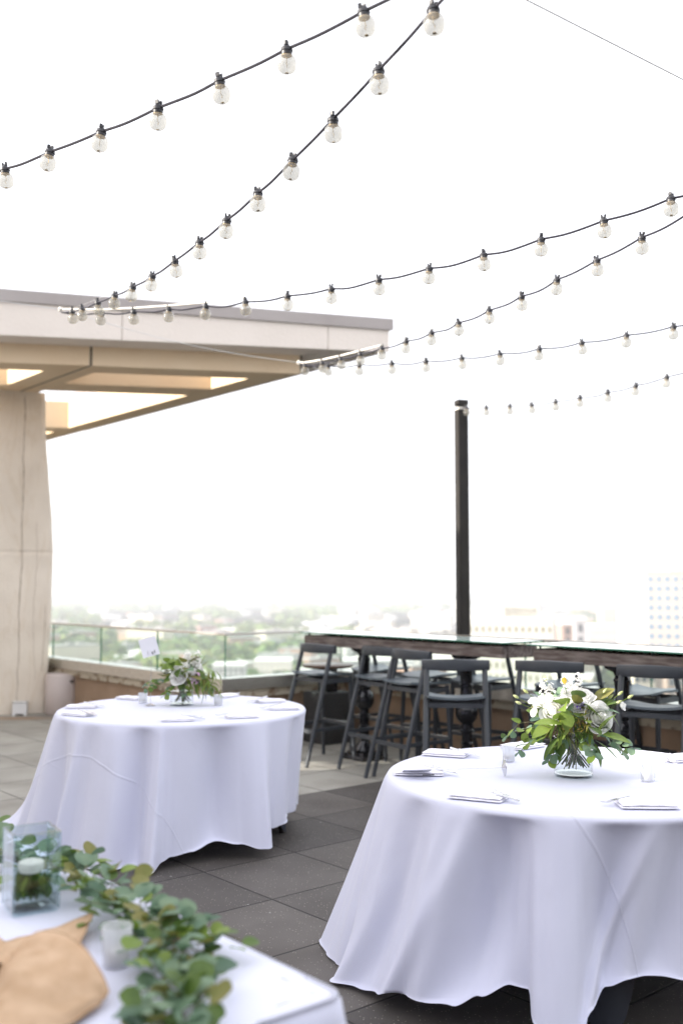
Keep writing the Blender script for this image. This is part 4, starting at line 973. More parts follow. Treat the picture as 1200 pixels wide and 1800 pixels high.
# card holders
ch = empty('card_holder', (-1.225, 6.47, TZ), 0, label='thin silver stand holding a tilted white table card upright', cat='card holder')
mb = MB(); mb.lathe([(0, 0.0), (0.034, 0.0), (0.034, 0.003), (0.012, 0.010), (0, 0.014)], n=24); mb.build('base', M['silver'], ch)
mb = MB(); mb.tube([(0, 0, 0.012), (0, 0, 0.315)], 0.0016, 6)
mb.tube([(-0.022, -0.004, 0.345), (-0.020, -.004, 0.322), (0, -.004, 0.313), (0.020, -.004, 0.322), (0.022, -.004, 0.345)], 0.0016, 6); mb.build('rod', M['silver'], ch)
def card(parent, cx, cz, w_, h_, rot, nm='card'):
    mb = MB(); mb.box((0, 0, 0), (w_, 0.0012, h_)); o = mb.build(nm, M['paper'], parent, smooth=False); o.location = (cx, 0, cz); o.rotation_euler = (0, rot, 0); return o
cd_ = card(ch, -0.028, 0.385, 0.112, 0.122, R(-14))
cd_.location = (-0.014, 0.0, 0.372); cd_.rotation_euler = (R(3), -R(16), 0)
for (x, z) in ((0.010, -0.045), (0.026, -0.040)):      # printed mark low on the card
    mb = MB(); mb.box((x, -0.0010, z), (0.006, 0.0006, 0.013)); mb.box((x+.0015, -0.0010, z+.010), (0.009, 0.0006, 0.003)); mb.build('printed_mark', M['ink'], cd_, smooth=False)
fh = empty('card_holder', (0.655, 4.065, TZ+0.036), R(183), label='silver card stand lying on its side on the near round table', cat='card holder')
rm = Matrix.Rotation(R(90), 3, 'Y')
mb = MB(); mb.lathe([(0, 0.0), (0.034, 0.0), (0.034, 0.003), (0.012, 0.010), (0, 0.014)], n=28, mt=rm); mb.build('base', M['silver'], fh)
mb = MB(); mb.tube([(0.012, 0, 0), (0.29, 0, -0.006)], 0.0016, 6)
mb.tube([(0.33, -0.022, -0.008), (0.30, -0.018, -.006), (0.29, 0, -0.006), (0.30, .018, -.006), (0.33, .022, -.008)], 0.0016, 6); mb.build('rod', M['silver'], fh)
mb = MB(); mb.box((0.355, 0, -0.008), (0.11, 0.10, 0.0012), rx=R(14)); mb.build('card', M['paper'], fh, smooth=False)
mb = MB(); mb.box((0.315, 0.045, -0.018), (0.045, 0.012, 0.003), rx=R(14)); mb.build('dark_strip', M['ink'], fh, smooth=False)  # thin dark strip below one edge of the card

# ------------------------------------------------------------------ near table: square vases, garland, burlap bow
def square_vase(x, y, rz, label, s_=0.094, h=0.176, wl=0.098, green=True):
    v = empty('square_vase', (x, y, TZ), rz, label=label, cat='vase')
    mb = MB(); th = 0.005
    for sx, sy in ((1, 0), (-1, 0), (0, 1), (0, -1)):
        mb.box((sx*(s_-th)/2, sy*(s_-th)/2, h/2+0.004), (th if sx else s_-2*th-0.0006, th if sy else s_, h-0.008))
    mb.build('glass_wall', M['blueglass'], v, bevel=0.0015)
    mb = MB()
    for sx in (-1, 1):
        for sy in (-1, 1): mb.box((sx*(s_/2-.0012), sy*(s_/2-.0012), h/2+.004), (.0042, .0042, h-.006))
    for sx, sy in ((1, 0), (-1, 0), (0, 1), (0, -1)): mb.box((sx*(s_-th)/2, sy*(s_-th)/2, h+.0015), (th+.001 if sx else s_, th+.001 if sy else s_, .003))
    mb.build('polished_edge', M['edgeglass'], v)
    mb = MB(); mb.box((0, 0, 0.0085), (s_-0.001, s_-0.001, 0.015)); mb.build('glass_base', M['blueglass'], v, bevel=0.004)
    mb = MB(); mb.box((0, 0, (wl+0.0165)/2), (s_-2*th-0.001, s_-2*th-0.001, wl-0.0165)); mb.build('water', M['water'], v, smooth=False)
    rd = random.Random(int(x*1000)); mb = MB()
    if green:
        for i in range(44):
            p = (rd.uniform(-.034, .034), rd.uniform(-.034, .034), rd.uniform(.022, .045)); leaf(mb, p, (rd.uniform(-.4, .4), rd.uniform(-.4, .4), 1), rd.uniform(.04, .055), rd.uniform(.010, .017), rd.choice((0, 0, 1)), .05, 'oval', rd.uniform(-1, 1))
        mb.build('sunken_leaves', [M['leafA'], M['leafB']], v, ang=80)
    mb = MB(); mb.lathe([(0, wl-0.012), (0.026, wl-0.012), (0.030, wl-0.004), (0.029, wl+0.010), (0.024, wl+0.013), (0, wl+0.011)], n=24); mb.tube([(0, 0, wl+.01), (0, 0, wl+.02)], .001, 5); o = mb.build('floating_candle', M['candle'], v)
square_vase(-0.737, 2.425, R(31), 'square clear glass vase of water with leaves and floating candle', s_=0.108, h=0.182)
gd = empty('eucalyptus_garland', (-0.45, 2.3, TZ), label='loose garland of round silver-green eucalyptus leaves trailing along the near table', cat='garland')
rd = random.Random(77)
def g(x, y, z=0.0): return Vector((x+0.45, y-2.3, z))
gp = [g(-1.12, 2.98, .03), g(-0.95, 2.80, .035), g(-0.82, 2.64, .04), g(-0.68, 2.60, .035), g(-0.575, 2.45, .035), g(-0.485, 2.31, .035), g(-0.42, 2.20, .035), g(-0.345, 2.12, .03), g(-0.335, 2.02, .03), g(-0.30, 1.93, .025), g(-0.285, 1.85, .025), g(-0.285, 1.77, .02), g(-0.29, 1.69, .02)]
mb = MB(); st_ = MB(); st_.tube(gp, 0.0028, 6)
for i in range(len(gp)-1):
    p, q = gp[i], gp[i+1]; n_ = 40 if i < 8 else 26
    for k in range(n_):
        c = p.lerp(q, (k+rd.random())/n_); a = rd.uniform(0, 2*PI); rr = rd.uniform(0.0, 0.095 if i < 8 else .075)
        tip = c + Vector((math.cos(a)*rr, math.sin(a)*rr, rd.uniform(-.015, .035)))
        tip.z = max(tip.z, 0.006)
        if k % 3 == 0: st_.tube([c, c.lerp(tip, .5)+Vector((0, 0, .008)), tip], .0011, 5)
        sz = rd.uniform(.026, .052)
        d = Vector((math.cos(a+rd.uniform(-.8, .8)), math.sin(a+rd.uniform(-.8, .8)), rd.uniform(-.15, .75)))
        leaf(mb, tip, d, sz, sz*.49, rd.choice((0, 1, 2, 2, 2, 2, 3)), rd.uniform(-.05, .2), 'round', rd.uniform(-.8, .8), segs=7)
for (x, y, z, dx, dy) in ((-.245, 2.10, .05, 1, .3), (-.225, 2.08, .03, .9, -.5), (-.26, 2.12, .05, .3, 1), (-.30, 2.06, .02, 1, 0), (-.20, 2.085, .035, 1, .6)):
    leaf(mb, g(x, y, z), (dx, dy, .15), .036, .017, rd.choice((0, 1)), .1, 'round', rd.uniform(-.4, .4), segs=7)
st_.tube([g(-.40, 2.12, .03), g(-.30, 2.09, .045), g(-.24, 2.10, .05), g(-.185, 2.10, .03)], .0012, 5)
mb.build('leaves', [M['leafA'], M['leafB'], M['leafC'], M['leafD']], gd, ang=80); st_.build('stems', M['stem'], gd)
for (x, y, z, r_) in ((-.405, 2.27, .03, .026), (-.385, 2.235, .025, .02)):
    o = rose(r_, 5, 'petal', 4).build('white_bloom', M['petal'], gd, ang=85); orient(o, (.3, -.5, 1), g(x, y, z))
mb = MB(); leaf(mb, g(-.335, 2.035, .055), (.5, -.3, .5), .022, .009, 0, .1, 'oval'); mb.build('orange_leaf', mat('orange_leaf', (0.6, 0.18, 0.07), .6), gd)
# burlap bow
M['edgeburlap'] = mat('dark_burlap_edge', (0.36, 0.22, 0.12), .95)
bw = empty('burlap_bow', (-0.60, 1.98, TZ), label='wide tan burlap ribbon bow lying on the near table', cat='ribbon')
def W(x, y, z): return Vector((x+0.62, y-1.98, z))
def ribbon(rows, nm):
    """rows: list of (left edge, right edge) world points; a smooth sheet through them"""
    mb = MB(); n_ = len(rows)
    def cr(P, t):
        t = t*(len(P)-1); i = min(int(t), len(P)-2); f = t-i
        p0 = P[max(i-1, 0)]; p1 = P[i]; p2 = P[i+1]; p3 = P[min(i+2, len(P)-1)]
        return 0.5*((2*p1)+(p2-p0)*f+(2*p0-5*p1+4*p2-p3)*f*f+(3*p1-p0-3*p2+p3)*f**3)
    Lp = [W(*r[0]) for r in rows]; Rp = [W(*r[1]) for r in rows]; Cp = [W(*r[2]) if len(r) > 2 else None for r in rows]
    def fn(u, v):
        a = cr(Lp, v); b = cr(Rp, v); p = a.lerp(b, u)
        bulge = math.sin(PI*u)*0.010*math.sin(PI*min(1, v*1.3+.1)); p = p + Vector((0, 0, bulge + 0.006*noise.noise((u*4, v*6, n_)) + 0.0045*math.sin(u*13+v*5)*(1-v*.8) + 0.002*math.sin(u*27+n_)*(1-v)))
        p.z = max(p.z, 0.003); return p
    mb.grid(fn, 22, 36); o = mb.build(nm, M['burlap'], bw, solid=0.0012, ang=85)
    e_ = MB()
    for u in (0.012, 0.988): e_.tube([fn(u, k/30) for k in range(31)], .0015, 5)
    e_.tube([fn(k/14, 1) for k in range(15)], .0013, 5); e_.build('wired_edge', M['edgeburlap'], o); return o
# large lower loop: knot -> bulges right towards the garland
ribbon([((-.655, 1.965, .050), (-.665, 1.90, .030)), ((-.61, 1.995, .088), (-.63, 1.76, .030)), ((-.54, 1.975, .086), (-.575, 1.70, .020)), ((-.48, 1.93, .058), (-.50, 1.75, .012)), ((-.445, 1.885, .020), (-.455, 1.85, .010))], 'loop')
ribbon([((-.655, 1.955, .030), (-.66, 1.91, .022)), ((-.60, 1.965, .022), (-.62, 1.78, .014)), ((-.52, 1.935, .014), (-.55, 1.74, .008)), ((-.47, 1.90, .010), (-.48, 1.80, .006))], 'loop')
ribbon([((-.78, 2.10, .02), (-.67, 1.98, .020)), ((-.71, 2.16, .018), (-.62, 2.02, .012)), ((-.65, 2.25, .014), (-.59, 2.05, .008)), ((-.573, 2.30, .036), (-.562, 2.075, .006))], 'tail')
ribbon([((-.97, 2.33, .02), (-.95, 2.10, .012)), ((-.86, 2.29, .022), (-.83, 2.05, .02)), ((-.77, 2.205, .018), (-.75, 2.01, .03)), ((-.69, 2.12, .012), (-.69, 1.97, .04))], 'tail')
ribbon([((-.665, 1.985, .045), (-.655, 1.91, .045)), ((-.73, 2.02, .062), (-.72, 1.84, .055)), ((-.81, 2.00, .06), (-.82, 1.78, .05)), ((-.89, 1.93, .03), (-.89, 1.82, .02))], 'loop')
mb = MB(); mb.grid(lambda u, v: tuple(W(-.660 + .022*math.cos(2*PI*u)+.002*math.sin(9*u*PI), 1.945 + (v-.5)*.080, .044 + .022*math.sin(2*PI*u))), 20, 8, closed=True); mb.build('knot', M['burlap'], bw, solid=0.0012)
# petal on the pavers
mb = MB(); leaf(mb, (0, 0, 0.004), (1, .2, .05), .05, .018, 0, .1, 'round'); leaf(mb, (.02, .01, 0.008), (.6, .8, .1), .03, .014, 0, .1, 'round')
o = mb.build('fallen_petal', M['petalc']); o.location = (-2.07, 7.53, 0.002); tag(o, 'small pale petal lying on the pavers left of the far round table', 'petal')

# ------------------------------------------------------------------ added wall, never in view, that shades the terrace (off frame, left)
tw = empty('shade_wall', (-8, 0, 0), label='unseen wall added left of the terrace for shade, slotted for sun patches', cat='wall')
def tow(x, y, z):       # where the sun ray to a point of the terrace crosses the wall
    return y - (x+8)*math.tan(SUN_AZ-PI), z + (x+8)/math.cos(SUN_AZ-PI)*math.tan(SUN_EL)
HOLES = []  # slots aimed to drop sun patches on floor, parapet and near round table
for pts, m_ in ((((-.62, 8.66, 0), (-.02, 8.50, 0)), .075), (((.24, 8.86, 0), (.48, 8.80, 0)), .07), (((.38, 10.2, .24), (.56, 10.0, .46)), .05), (((1.22, 4.22, .76), (1.5, 4.95, 1.15)), .02)):
    q = [tow(*p) for p in pts]; HOLES.append((min(a for a, b in q)-m_, max(a for a, b in q)+m_, min(b for a, b in q)-m_-.03, max(b for a, b in q)+m_))
HOLES[3] = (2.24, 3.25, 4.16, 4.80)
HOLES.sort(); HW = 5.42; Y0, Y1 = -4.0, 11.6
cuts = sorted({Y0, Y1} | {h[0] for h in HOLES} | {h[1] for h in HOLES})
mb = MB()
for y0, y1 in zip(cuts, cuts[1:]):
    ym = (y0+y1)/2; zs = [0.002]
    for h in sorted(HOLES, key=lambda h: h[2]):
        if h[0] < ym < h[1]: zs += [h[2], h[3]]
    zs.append(HW)
    for a, b in zip(zs[::2], zs[1::2]): mb.box((-.06, ym, (a+b)/2), (.12, y1-y0, b-a))
mb.build('wall', M['canopy'], tw, smooth=False)
rb = empty('shade_building', (2, -4.2, 0), label='unseen dark building added behind the camera to shade the cloth fronts', cat='building')  # added out of view to cut sky light on camera-facing folds
mb = MB(); mb.box((0, -1, 2.3), (19, 2, 4.6)); mb.build('wall', M['darkwall'], rb, smooth=False)
for k in range(6):
    mb = MB(); mb.box((-7.5+k*3, 0.01, 1.6), (2.2, 0.04, 2.4)); mb.build('window', M['farglass'], rb, smooth=False)

# ------------------------------------------------------------------ the city below
GZ = -70.0
def ground_mat():
    m = bpy.data.materials.new('city_ground'); m.use_nodes = True; n = m.node_tree; b = n.nodes['Principled BSDF']; L = n.links.new
    tc = n.nodes.new('ShaderNodeTexCoord')
    t = n.nodes.new('ShaderNodeTexNoise'); t.inputs['Scale'].default_value = 0.0035; t.inputs['Detail'].default_value = 9; L(tc.outputs['Object'], t.inputs[0])
    r = n.nodes.new('ShaderNodeValToRGB'); e = r.color_ramp.elements; e[0].position = .38; e[0].color = (0.05, 0.085, 0.03, 1); e[1].position = .62; e[1].color = (0.30, 0.27, 0.23, 1)
    x = e.new(.5); x.color = (0.12, 0.15, 0.07, 1)
    L(t.outputs[0], r.inputs[0])
    v = n.nodes.new('ShaderNodeTexVoronoi'); v.inputs['Scale'].default_value = 0.012; L(tc.outputs['Object'], v.inputs[0])
    mx_ = n.nodes.new('ShaderNodeMix'); mx_.data_type = 'RGBA'; mx_.inputs[0].default_value = .3; L(r.outputs[0], mx_.inputs[6]); L(v.outputs['Color'], mx_.inputs[7])
    hs = n.nodes.new('ShaderNodeHueSaturation'); hs.inputs['Saturation'].default_value = .6; L(mx_.outputs[2], hs.inputs['Color'])
    L(hs.outputs[0], b.inputs['Base Color']); b.inputs['Roughness'].default_value = .95
    return m
mb = MB(); mb.lathe([(0.0, GZ), (900, GZ), (2500, GZ), (6000, GZ), (17000, GZ)], n=64); o = mb.build('city_ground', ground_mat(), weld=True); tag(o, kind='structure')
mb = MB()
def hill(u, v):
    a = R(30 + 120*u); d = 8200 + 4200*v; e = math.sin(PI*v)
    h = e*(34 + 60*noise.noise((u*7, v*1.5, 3)) + 26*noise.noise((u*22, v*4, 1)))
    return (d*math.cos(a), d*math.sin(a), GZ + 0.5 + max(0, h))
mb.grid(hill, 150, 22); tag(mb.build('hills', mat('hill_green', (0.05, 0.08, 0.035), .95, 0, (0.10, 0.12, 0.07), .004)), kind='structure')
city = random.Random(9)
def wmat(name, wall, win, sx, sz, rough=.8, frac=.5):
    """facade whose small far windows are a pattern of the wall"""
    m = bpy.data.materials.new(name); m.use_nodes = True; n = m.node_tree; b = n.nodes['Principled BSDF']; L = n.links.new
    tc = n.nodes.new('ShaderNodeTexCoord'); sp_ = n.nodes.new('ShaderNodeSeparateXYZ'); L(tc.outputs['Object'], sp_.inputs[0])
    def mth(op, a, bb):
        k = n.nodes.new('ShaderNodeMath'); k.operation = op
        for i, v in enumerate((a, bb)):
            if isinstance(v, (int, float)): k.inputs[i].default_value = v
            else: L(v, k.inputs[i])
        return k.outputs[0]
    hx_ = mth('FRACT', mth('DIVIDE', mth('ADD', sp_.outputs[0], sp_.outputs[1]), sx), 0); hz_ = mth('FRACT', mth('DIVIDE', sp_.outputs[2], sz), 0)
    geo = n.nodes.new('ShaderNodeNewGeometry'); sn = n.nodes.new('ShaderNodeSeparateXYZ'); L(geo.outputs['Normal'], sn.inputs[0])
    f = mth('MULTIPLY', mth('MULTIPLY', mth('LESS_THAN', hx_, frac), mth('LESS_THAN', hz_, .45)), mth('LESS_THAN', sn.outputs[2], .5))
    k = n.nodes.new('ShaderNodeMix'); k.data_type = 'RGBA'; L(f, k.inputs[0]); k.inputs[6].default_value = hx(*wall); k.inputs[7].default_value = hx(*win); L(k.outputs[2], b.inputs['Base Color']); b.inputs['Roughness'].default_value = rough
    return m
BM = [wmat('facade_white', (.72, .70, .66), (.25, .26, .26), 4, 3.6), wmat('facade_cream', (.62, .55, .44), (.2, .2, .2), 3.6, 3.4), wmat('facade_brick', (.36, .2, .14), (.12, .12, .13), 4.2, 3.5), wmat('facade_grey', (.42, .42, .42), (.12, .14, .16), 3, 3.6, frac=.7), mat('house_white', (.74, .72, .68), .8), mat('house_tan', (.5, .4, .3), .8)]
RM = [mat('roof_grey', (.25, .25, .25), .9, 0, (.35, .34, .33), .05), mat('roof_white', (.78, .77, .74), .8), mat('roof_red', (.36, .17, .11), .9), mat('roof_brown', (.2, .15, .12), .9)]
def block(w_, d_, h_, wm, rm, gable=False, units=2, seed=0):
    rr = random.Random(seed); t = MB(); t.box((0, 0, h_/2), (w_, d_, h_)); wall = t.build('building' if not gable else 'house', wm, smooth=False)
    r_ = MB()
    if gable:
        e = .5; r_.add([(-w_/2-e, -d_/2-e, h_-.1), (w_/2+e, -d_/2-e, h_-.1), (w_/2+e, d_/2+e, h_-.1), (-w_/2-e, d_/2+e, h_-.1), (-w_/2-e, 0, h_+d_*.32), (w_/2+e, 0, h_+d_*.32)], [(0, 1, 5, 4), (2, 3, 4, 5), (0, 4, 3), (1, 2, 5), (0, 3, 2, 1)])
    else:
        r_.box((0, 0, h_+.35), (w_+.5, d_+.5, .7))
        for k in range(units): r_.box((rr.uniform(-.3, .3)*w_, rr.uniform(-.3, .3)*d_, h_+1.7), (w_*.14, d_*.18, 2.0))
    r_.build('roof', rm, wall, smooth=False)
    return wall
protos = [(block(14, 10, 6, BM[4], RM[0], True), 'gabled house'), (block(13, 9, 5.5, BM[5], RM[3], True), 'gabled house'), (block(15, 11, 6, BM[4], RM[2], True), 'gabled house'),
          (block(40, 22, 9, BM[1], RM[1]), 'flat building'), (block(58, 30, 8, BM[0], RM[1]), 'flat building'), (block(34, 18, 16, BM[2], RM[0]), 'flat building'), (block(45, 20, 22, BM[1], RM[0]), 'flat building'),
          (block(70, 36, 10, BM[3], RM[1]), 'flat building'), (block(28, 20, 26, BM[0], RM[0]), 'flat building'), (block(30, 16, 12, BM[3], RM[0]), 'flat building')]
blab = {0: 'pale gabled house far below among the trees', 1: 'tan gabled house with brown roof far below', 2: 'white gabled house with red roof far below', 3: 'low cream building with white flat roof in the far city', 4: 'long low white building with white roof in the far city',
        5: 'mid-rise brick building in the far city', 6: 'cream slab building in the far city', 7: 'large grey warehouse with white roof in the far city', 8: 'white office block in the far city', 9: 'low grey building in the far city'}
occ = []
def place(k, x, y, rz, sc=1.0, label=None):
    pr, cat = protos[k]
    o = pr if k not in used_p else copy_tree(pr); used_p.add(k)
    o.location = (x, y, GZ); o.rotation_euler = (0, 0, rz); o.scale = (sc, sc, sc)
    tag(o, label or blab[k], 'house' if k < 3 else 'building', {0: 'pale gabled houses', 1: 'tan gabled houses', 2: 'red-roofed houses'}.get(k, 'far city buildings type %d' % k) if not label else None)
    return o
used_p = set()
def gxy(px, py): # centre of a far thing from its bearing and distance
    d = -GZ*1750/(py-1031); return ((px-600)/1750*d, d)
GN = {3: 'low cream far buildings', 4: 'long white far buildings', 5: 'far brick buildings', 6: 'far cream slabs', 7: 'far warehouses', 8: 'far white office blocks', 9: 'far grey buildings'}
nb = 0
for i in range(2600):
    py = city.uniform(1050, 1216); px = city.uniform(60, 540) if city.random() < .38 else city.uniform(540, 1240)
    if nb >= 300: break
    left = px < 540
    x, y = gxy(px, py)
    if y < 560: continue
    if left and py > 1080: k = city.choice((0, 0, 1, 2, 3, 5, 9, 6, 4, 3))
    elif left: k = city.choice((0, 1, 2, 0, 3, 4, 9, 0))
    else: k = city.choice((3, 4, 5, 6, 7, 8, 9, 3, 4, 7, 9))
    if 815 < px < 1000 and py > 1100: continue
    if px > 1050 and py > 1100: continue
    rad = (8, 8, 9, 22, 32, 19, 24, 38, 17, 17)[k]
    sc = city.uniform(.85, 1.15) * (1.0 if y < 2500 else 1.5)
    if any((x-a)**2+(y-b)**2 < (rad*sc*1.05+c)**2 for a, b, c in occ): continue
    occ.append((x, y, rad*sc)); o = place(k, x, y, city.choice((.2, .75, 1.3, -.4)) + city.uniform(-.1, .1), sc); nb += 1
    hw_ = 'left of the smaller bouquet' if px < 300 else 'right of the smaller bouquet' if px < 520 else 'above the far bar table' if px < 800 else 'right of the black post'
    dw_ = 'near the hazy horizon' if py < 1075 else 'in the middle distance' if py < 1120 else 'close beyond the railing'
    o['label'] = ('pale gabled house', 'tan gabled house', 'red-roofed house', 'low cream building', 'long white building', 'brick mid-rise', 'cream slab block', 'grey warehouse', 'white office block', 'low grey building')[k] + ' ' + dw_ + ', ' + hw_
    o['group'] = o['label'].split(',')[0] + 's ' + hw_
for k, (pr, c_) in enumerate(protos):
    if k not in used_p: place(k, -1500-200*k, 2000, 0)
# trees
TM = [mat('tree_deep', (.05, .09, .02), .9, 0, (.08, .14, .03), .5), mat('tree_mid', (.07, .13, .025), .9, 0, (.12, .18, .04), .5), mat('tree_olive', (.12, .14, .03), .9, 0, (.16, .18, .05), .5)]
BK = mat('bark', (.10, .075, .055), .95)
def far_tree(seed, m):
    rr = random.Random(seed); t = MB(); t.tube([(0, 0, 0), (.2, .1, 2.5), (0, .3, 5)], [.45, .32, .2], 7)
    for k in range(4): a = rr.uniform(0, 6.28); t.tube([(0.1, .1, 2.6), (math.cos(a)*1.6, math.sin(a)*1.6, 5.5)], [.2, .08], 5)
    trunk = t.build('tree', BK); c_ = MB()
    lobes = [(rr.uniform(-2.6, 2.6), rr.uniform(-2.6, 2.6), rr.uniform(4.4, 8.6), rr.uniform(1.4, 2.5)) for _ in range(9)]
    for (x, y, z, r_) in lobes:
        for _ in range(70):
            d = Vector((rr.gauss(0, 1), rr.gauss(0, 1), rr.gauss(0, 1))).normalized(); p = Vector((x, y, z)) + d*r_*rr.uniform(.55, 1.12)
            f, s_, u_ = frame(d + Vector((rr.uniform(-.6, .6), rr.uniform(-.6, .6), rr.uniform(-.6, .6)))); q = rr.uniform(.3, .62)
            c_.add([p-s_*q-u_*q, p+s_*q-u_*q*.6, p+s_*q*.8+u_*q, p-s_*q+u_*q*.8], [(0, 1, 2, 3)])
    c_.build('crown', m, trunk, smooth=False); return trunk
tp = [far_tree(1, TM[0]), far_tree(2, TM[1]), far_tree(3, TM[2])]
tl = ['deep green tree among the houses far below', 'mid green tree among the houses far below', 'olive green tree among the houses far below']
tg = ['deep green far trees', 'mid green far trees', 'olive far trees']
ut = set(); ntree = 0
stuffT = []
for i in range(9000):
    py = 1046 + 170*city.random()**1.15; px = city.uniform(70, 1230)
    x, y = gxy(px, py)
    if y < 560: continue
    f = noise.noise((px*0.012, py*0.05, 4.2))
    if f < (-0.05 if px < 560 else 0.22): continue
    if 815 < px < 1000 and py > 1110: continue
    if px > 1090 and py > 1110: continue
    if any((x-a)**2+(y-b)**2 < (c+3)**2 for a, b, c in occ): continue
    if y < 1750 and ntree < 290:
        k = city.choice((0, 0, 1, 1, 2)); o = tp[k] if k not in ut else copy_tree(tp[k]); ut.add(k); ntree += 1
        o.location = (x, y, GZ); o.rotation_euler = (0, 0, city.uniform(0, 6.28)); s_ = city.uniform(.8, 1.5); o.scale = (s_*1.1, s_*1.1, s_); tag(o, tl[k], 'tree', tg[k])
    elif len(stuffT) < 2600: stuffT.append((x, y, city.uniform(5, 9)*(1 + y/6000)))
mb = MB(); wr = random.Random(3)
for (x, y, s_) in stuffT:
    for _ in range(16):
        d = Vector((wr.gauss(0, 1), wr.gauss(0, 1), wr.gauss(0, .6))).normalized(); p = Vector((x, y, GZ+s_*.75)) + Vector((d.x*s_*1.2, d.y*s_*1.2, d.z*s_*.7))
        f, a_, b_ = frame(d + Vector((wr.uniform(-.5, .5), wr.uniform(-.5, .5), wr.uniform(-.2, .5)))); q = s_*wr.uniform(.35, .6)
        mb.add([p-a_*q-b_*q, p+a_*q-b_*q*.7, p+a_*q*.8+b_*q, p-a_*q+b_*q*.8], [(0, 1, 2, 3)], wr.choice((0, 1, 2)))
o = mb.build('woodland', TM, smooth=False); tag(o, 'far-off green tree canopy spreading across the valley', 'trees', kind='stuff')

# landmark buildings on the right
def tower(name, label, px0, px1, D, ztop_, wm, rz=0, depth=24, steps=(), win=None, cols=0, rows=0, wz0=0, wz1=0, wmat_=None, ww=1.6, wh=2.2, roofm=None, cat='building'):
    x0 = (px0-600)/1750*D; x1 = (px1-600)/1750*D; wdt = x1-x0; t = empty(name, ((x0+x1)/2, D+depth/2, GZ), rz, label=label, cat=cat)
    mb = MB(); mb.box((0, 0, (ztop_-GZ)/2), (wdt, depth, ztop_-GZ)); mb.build('wall', wm, t, smooth=False)
    mb = MB(); mb.box((0, 0, ztop_-GZ+.5), (wdt+.8, depth+.8, 1.0)); mb.build('roof', roofm or RM[1], t, smooth=False)
    for (fx, fw, fh) in steps:
        mb = MB(); mb.box((fx*wdt, 0, ztop_-GZ+1+fh/2), (fw*wdt, depth*.6, fh)); mb.build('roof_block', wm, t, smooth=False)
    for i in range(cols):
        for j in range(rows):
            mb = MB(); mb.box((-wdt/2+wdt*(i+.5)/cols, -depth/2-.02, wz0-GZ+(wz1-wz0)*(j+.5)/max(1, rows)), (ww, .25, wh)); mb.build('window', wmat_, t, smooth=False)
    return t
WW = mat('pale_stone', (.58, .56, .50), .8); WIN = mat('bronze_window', (.12, .10, .03), .4); PK = mat('pale_pink_wall', (.70, .62, .58), .8); DW = mat('dark_window', (.06, .065, .08), .25); BR = mat('brown_block', (.34, .24, .2), .85); BL = mat('blue_window', (.18, .26, .36), .2); OR = mat('tan_frame', (.52, .45, .38), .8); GB = mat('green_glass_tower', (.20, .24, .23), .3); GYW = mat('grey_concrete_far', (.52, .50, .50), .85)
tower('office_building', 'broad white office building with rows of small bronze windows right of the post', 834, 983, 560, -17, WW, rz=-R(14), depth=40, steps=((-.06, .78, 6), (.12, .4, 8.5)), cols=13, rows=7, wz0=-66, wz1=-19, wmat_=WIN, ww=1.3, wh=3.4)
tower('office_building', 'pale low white building seen left of the black post', 728, 796, 1150, -31, WW, rz=-R(14), depth=40, steps=((-.1, .5, 4),), cols=8, rows=2, wz0=-62, wz1=-36, wmat_=RM[0], ww=2, wh=3)
tower('office_building', 'pinkish-grey building with dark stair slots right of the white office building', 985, 1004, 700, -25, BR, depth=20, cols=1, rows=5, wz0=-60, wz1=-26, wmat_=DW, ww=2.5, wh=5)
tower('office_building', 'slim grey building with a dark top window beyond the white office building', 1006, 1028, 760, -24, GYW, depth=22, cols=1, rows=4, wz0=-64, wz1=-25, wmat_=DW, ww=3, wh=6)
tower('office_building', 'wide pale pink building between the slim grey one and the pale towers', 1030, 1092, 1000, -38, PK, depth=40, cols=9, rows=2, wz0=-56, wz1=-40, wmat_=GYW, ww=2.5, wh=2.5)
tower('office_building', 'long pale building with rows of dark openings left of the pale tower', 1056, 1096, 1500, -30, OR, depth=30, cols=8, rows=2, wz0=-45, wz1=-31, wmat_=GYW, ww=2.5, wh=3)
tower('tower', 'tall plain pale pink tower near the right edge', 1098, 1122, 900, -6, PK, depth=30, cat='tower')
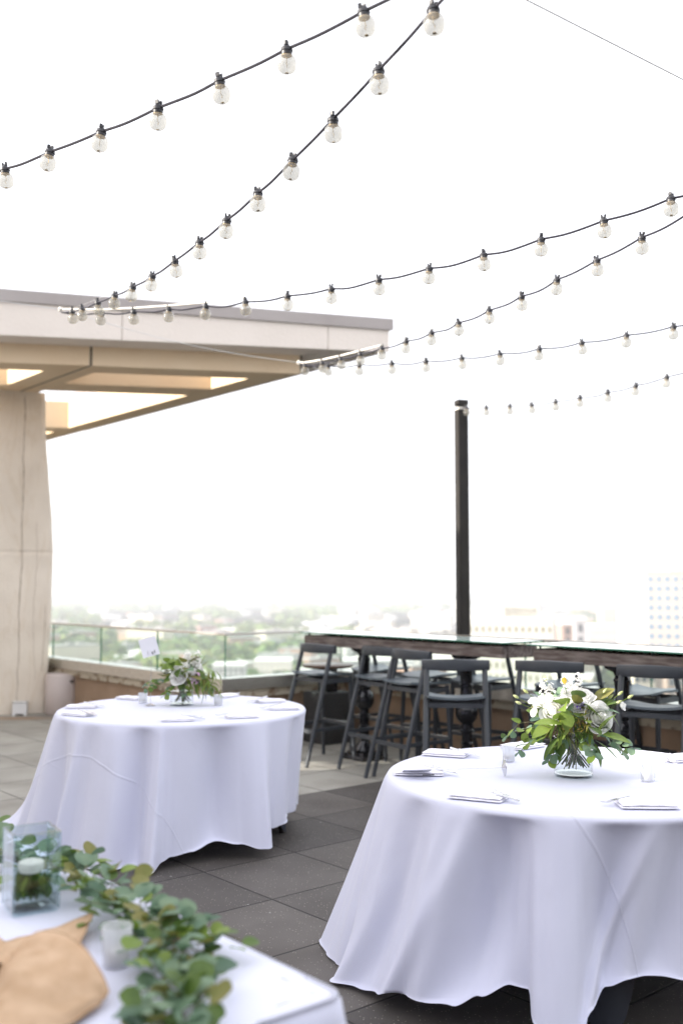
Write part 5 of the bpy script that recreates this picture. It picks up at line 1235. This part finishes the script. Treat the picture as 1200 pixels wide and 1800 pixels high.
tower('tower', 'white tower joined to the right of the plain pink tower', 1123, 1141, 880, -2, WW, depth=30, cat='tower')
tower('tower', 'tallest tower at the right edge with tan frame and blue windows', 1147, 1260, 620, 10, OR, rz=-R(12), depth=36, steps=((.12, .45, 20),), cols=8, rows=9, wz0=-44, wz1=9, wmat_=BL, ww=3.0, wh=3.2, roofm=OR, cat='tower')
for z_ in (-38, -27, -16, -5, 5):
    pass
tower('office_building', 'brown building at the foot of the tallest tower', 1165, 1260, 560, -38, BR, depth=30, cols=5, rows=3, wz0=-64, wz1=-39, wmat_=DW, ww=3, wh=4)
tower('office_building', 'dark green-grey glass building seen below the near bar table', 1016, 1064, 330, -34, GB, depth=24)
tower('office_building', 'pale building beside the dark glass one, seen below the near bar table', 990, 1015, 340, -30, GYW, depth=20)
tower('office_building', 'orange-fronted building seen through the rightmost near-side stool', 1108, 1145, 420, -33, OR, depth=20, cols=3, rows=2, wz0=-45, wz1=-34, wmat_=DW, ww=2, wh=3)
tower('office_building', 'grey mid-rise with square windows seen through the glass left of the bar table', 376, 430, 640, -49, GYW, depth=22, cols=6, rows=5, wz0=-68, wz1=-50, wmat_=DW, ww=1.6, wh=1.8)
tower('office_building', 'second grey mid-rise behind the railing, right of the first', 448, 512, 690, -50, PK, depth=22, cols=7, rows=5, wz0=-68, wz1=-51, wmat_=GYW, ww=1.6, wh=1.8)

# ------------------------------------------------------------------ haze
mb = MB(); hz0, hz1 = GZ-1.5, 45.0
mb.box((0, 0, (hz0+hz1)/2), (35000, 35000, hz1-hz0))
hm = bpy.data.materials.new('haze_air'); hm.use_nodes = True; n = hm.node_tree; n.nodes.clear(); o_ = n.nodes.new('ShaderNodeOutputMaterial')
pv = n.nodes.new('ShaderNodeVolumePrincipled'); pv.inputs['Color'].default_value = (0.94, 0.97, 1.0, 1); pv.inputs['Density'].default_value = 2.7e-4; pv.inputs['Anisotropy'].default_value = 0.0
n.links.new(pv.outputs[0], o_.inputs['Volume'])
tag(mb.build('haze', hm, smooth=False), kind='stuff')
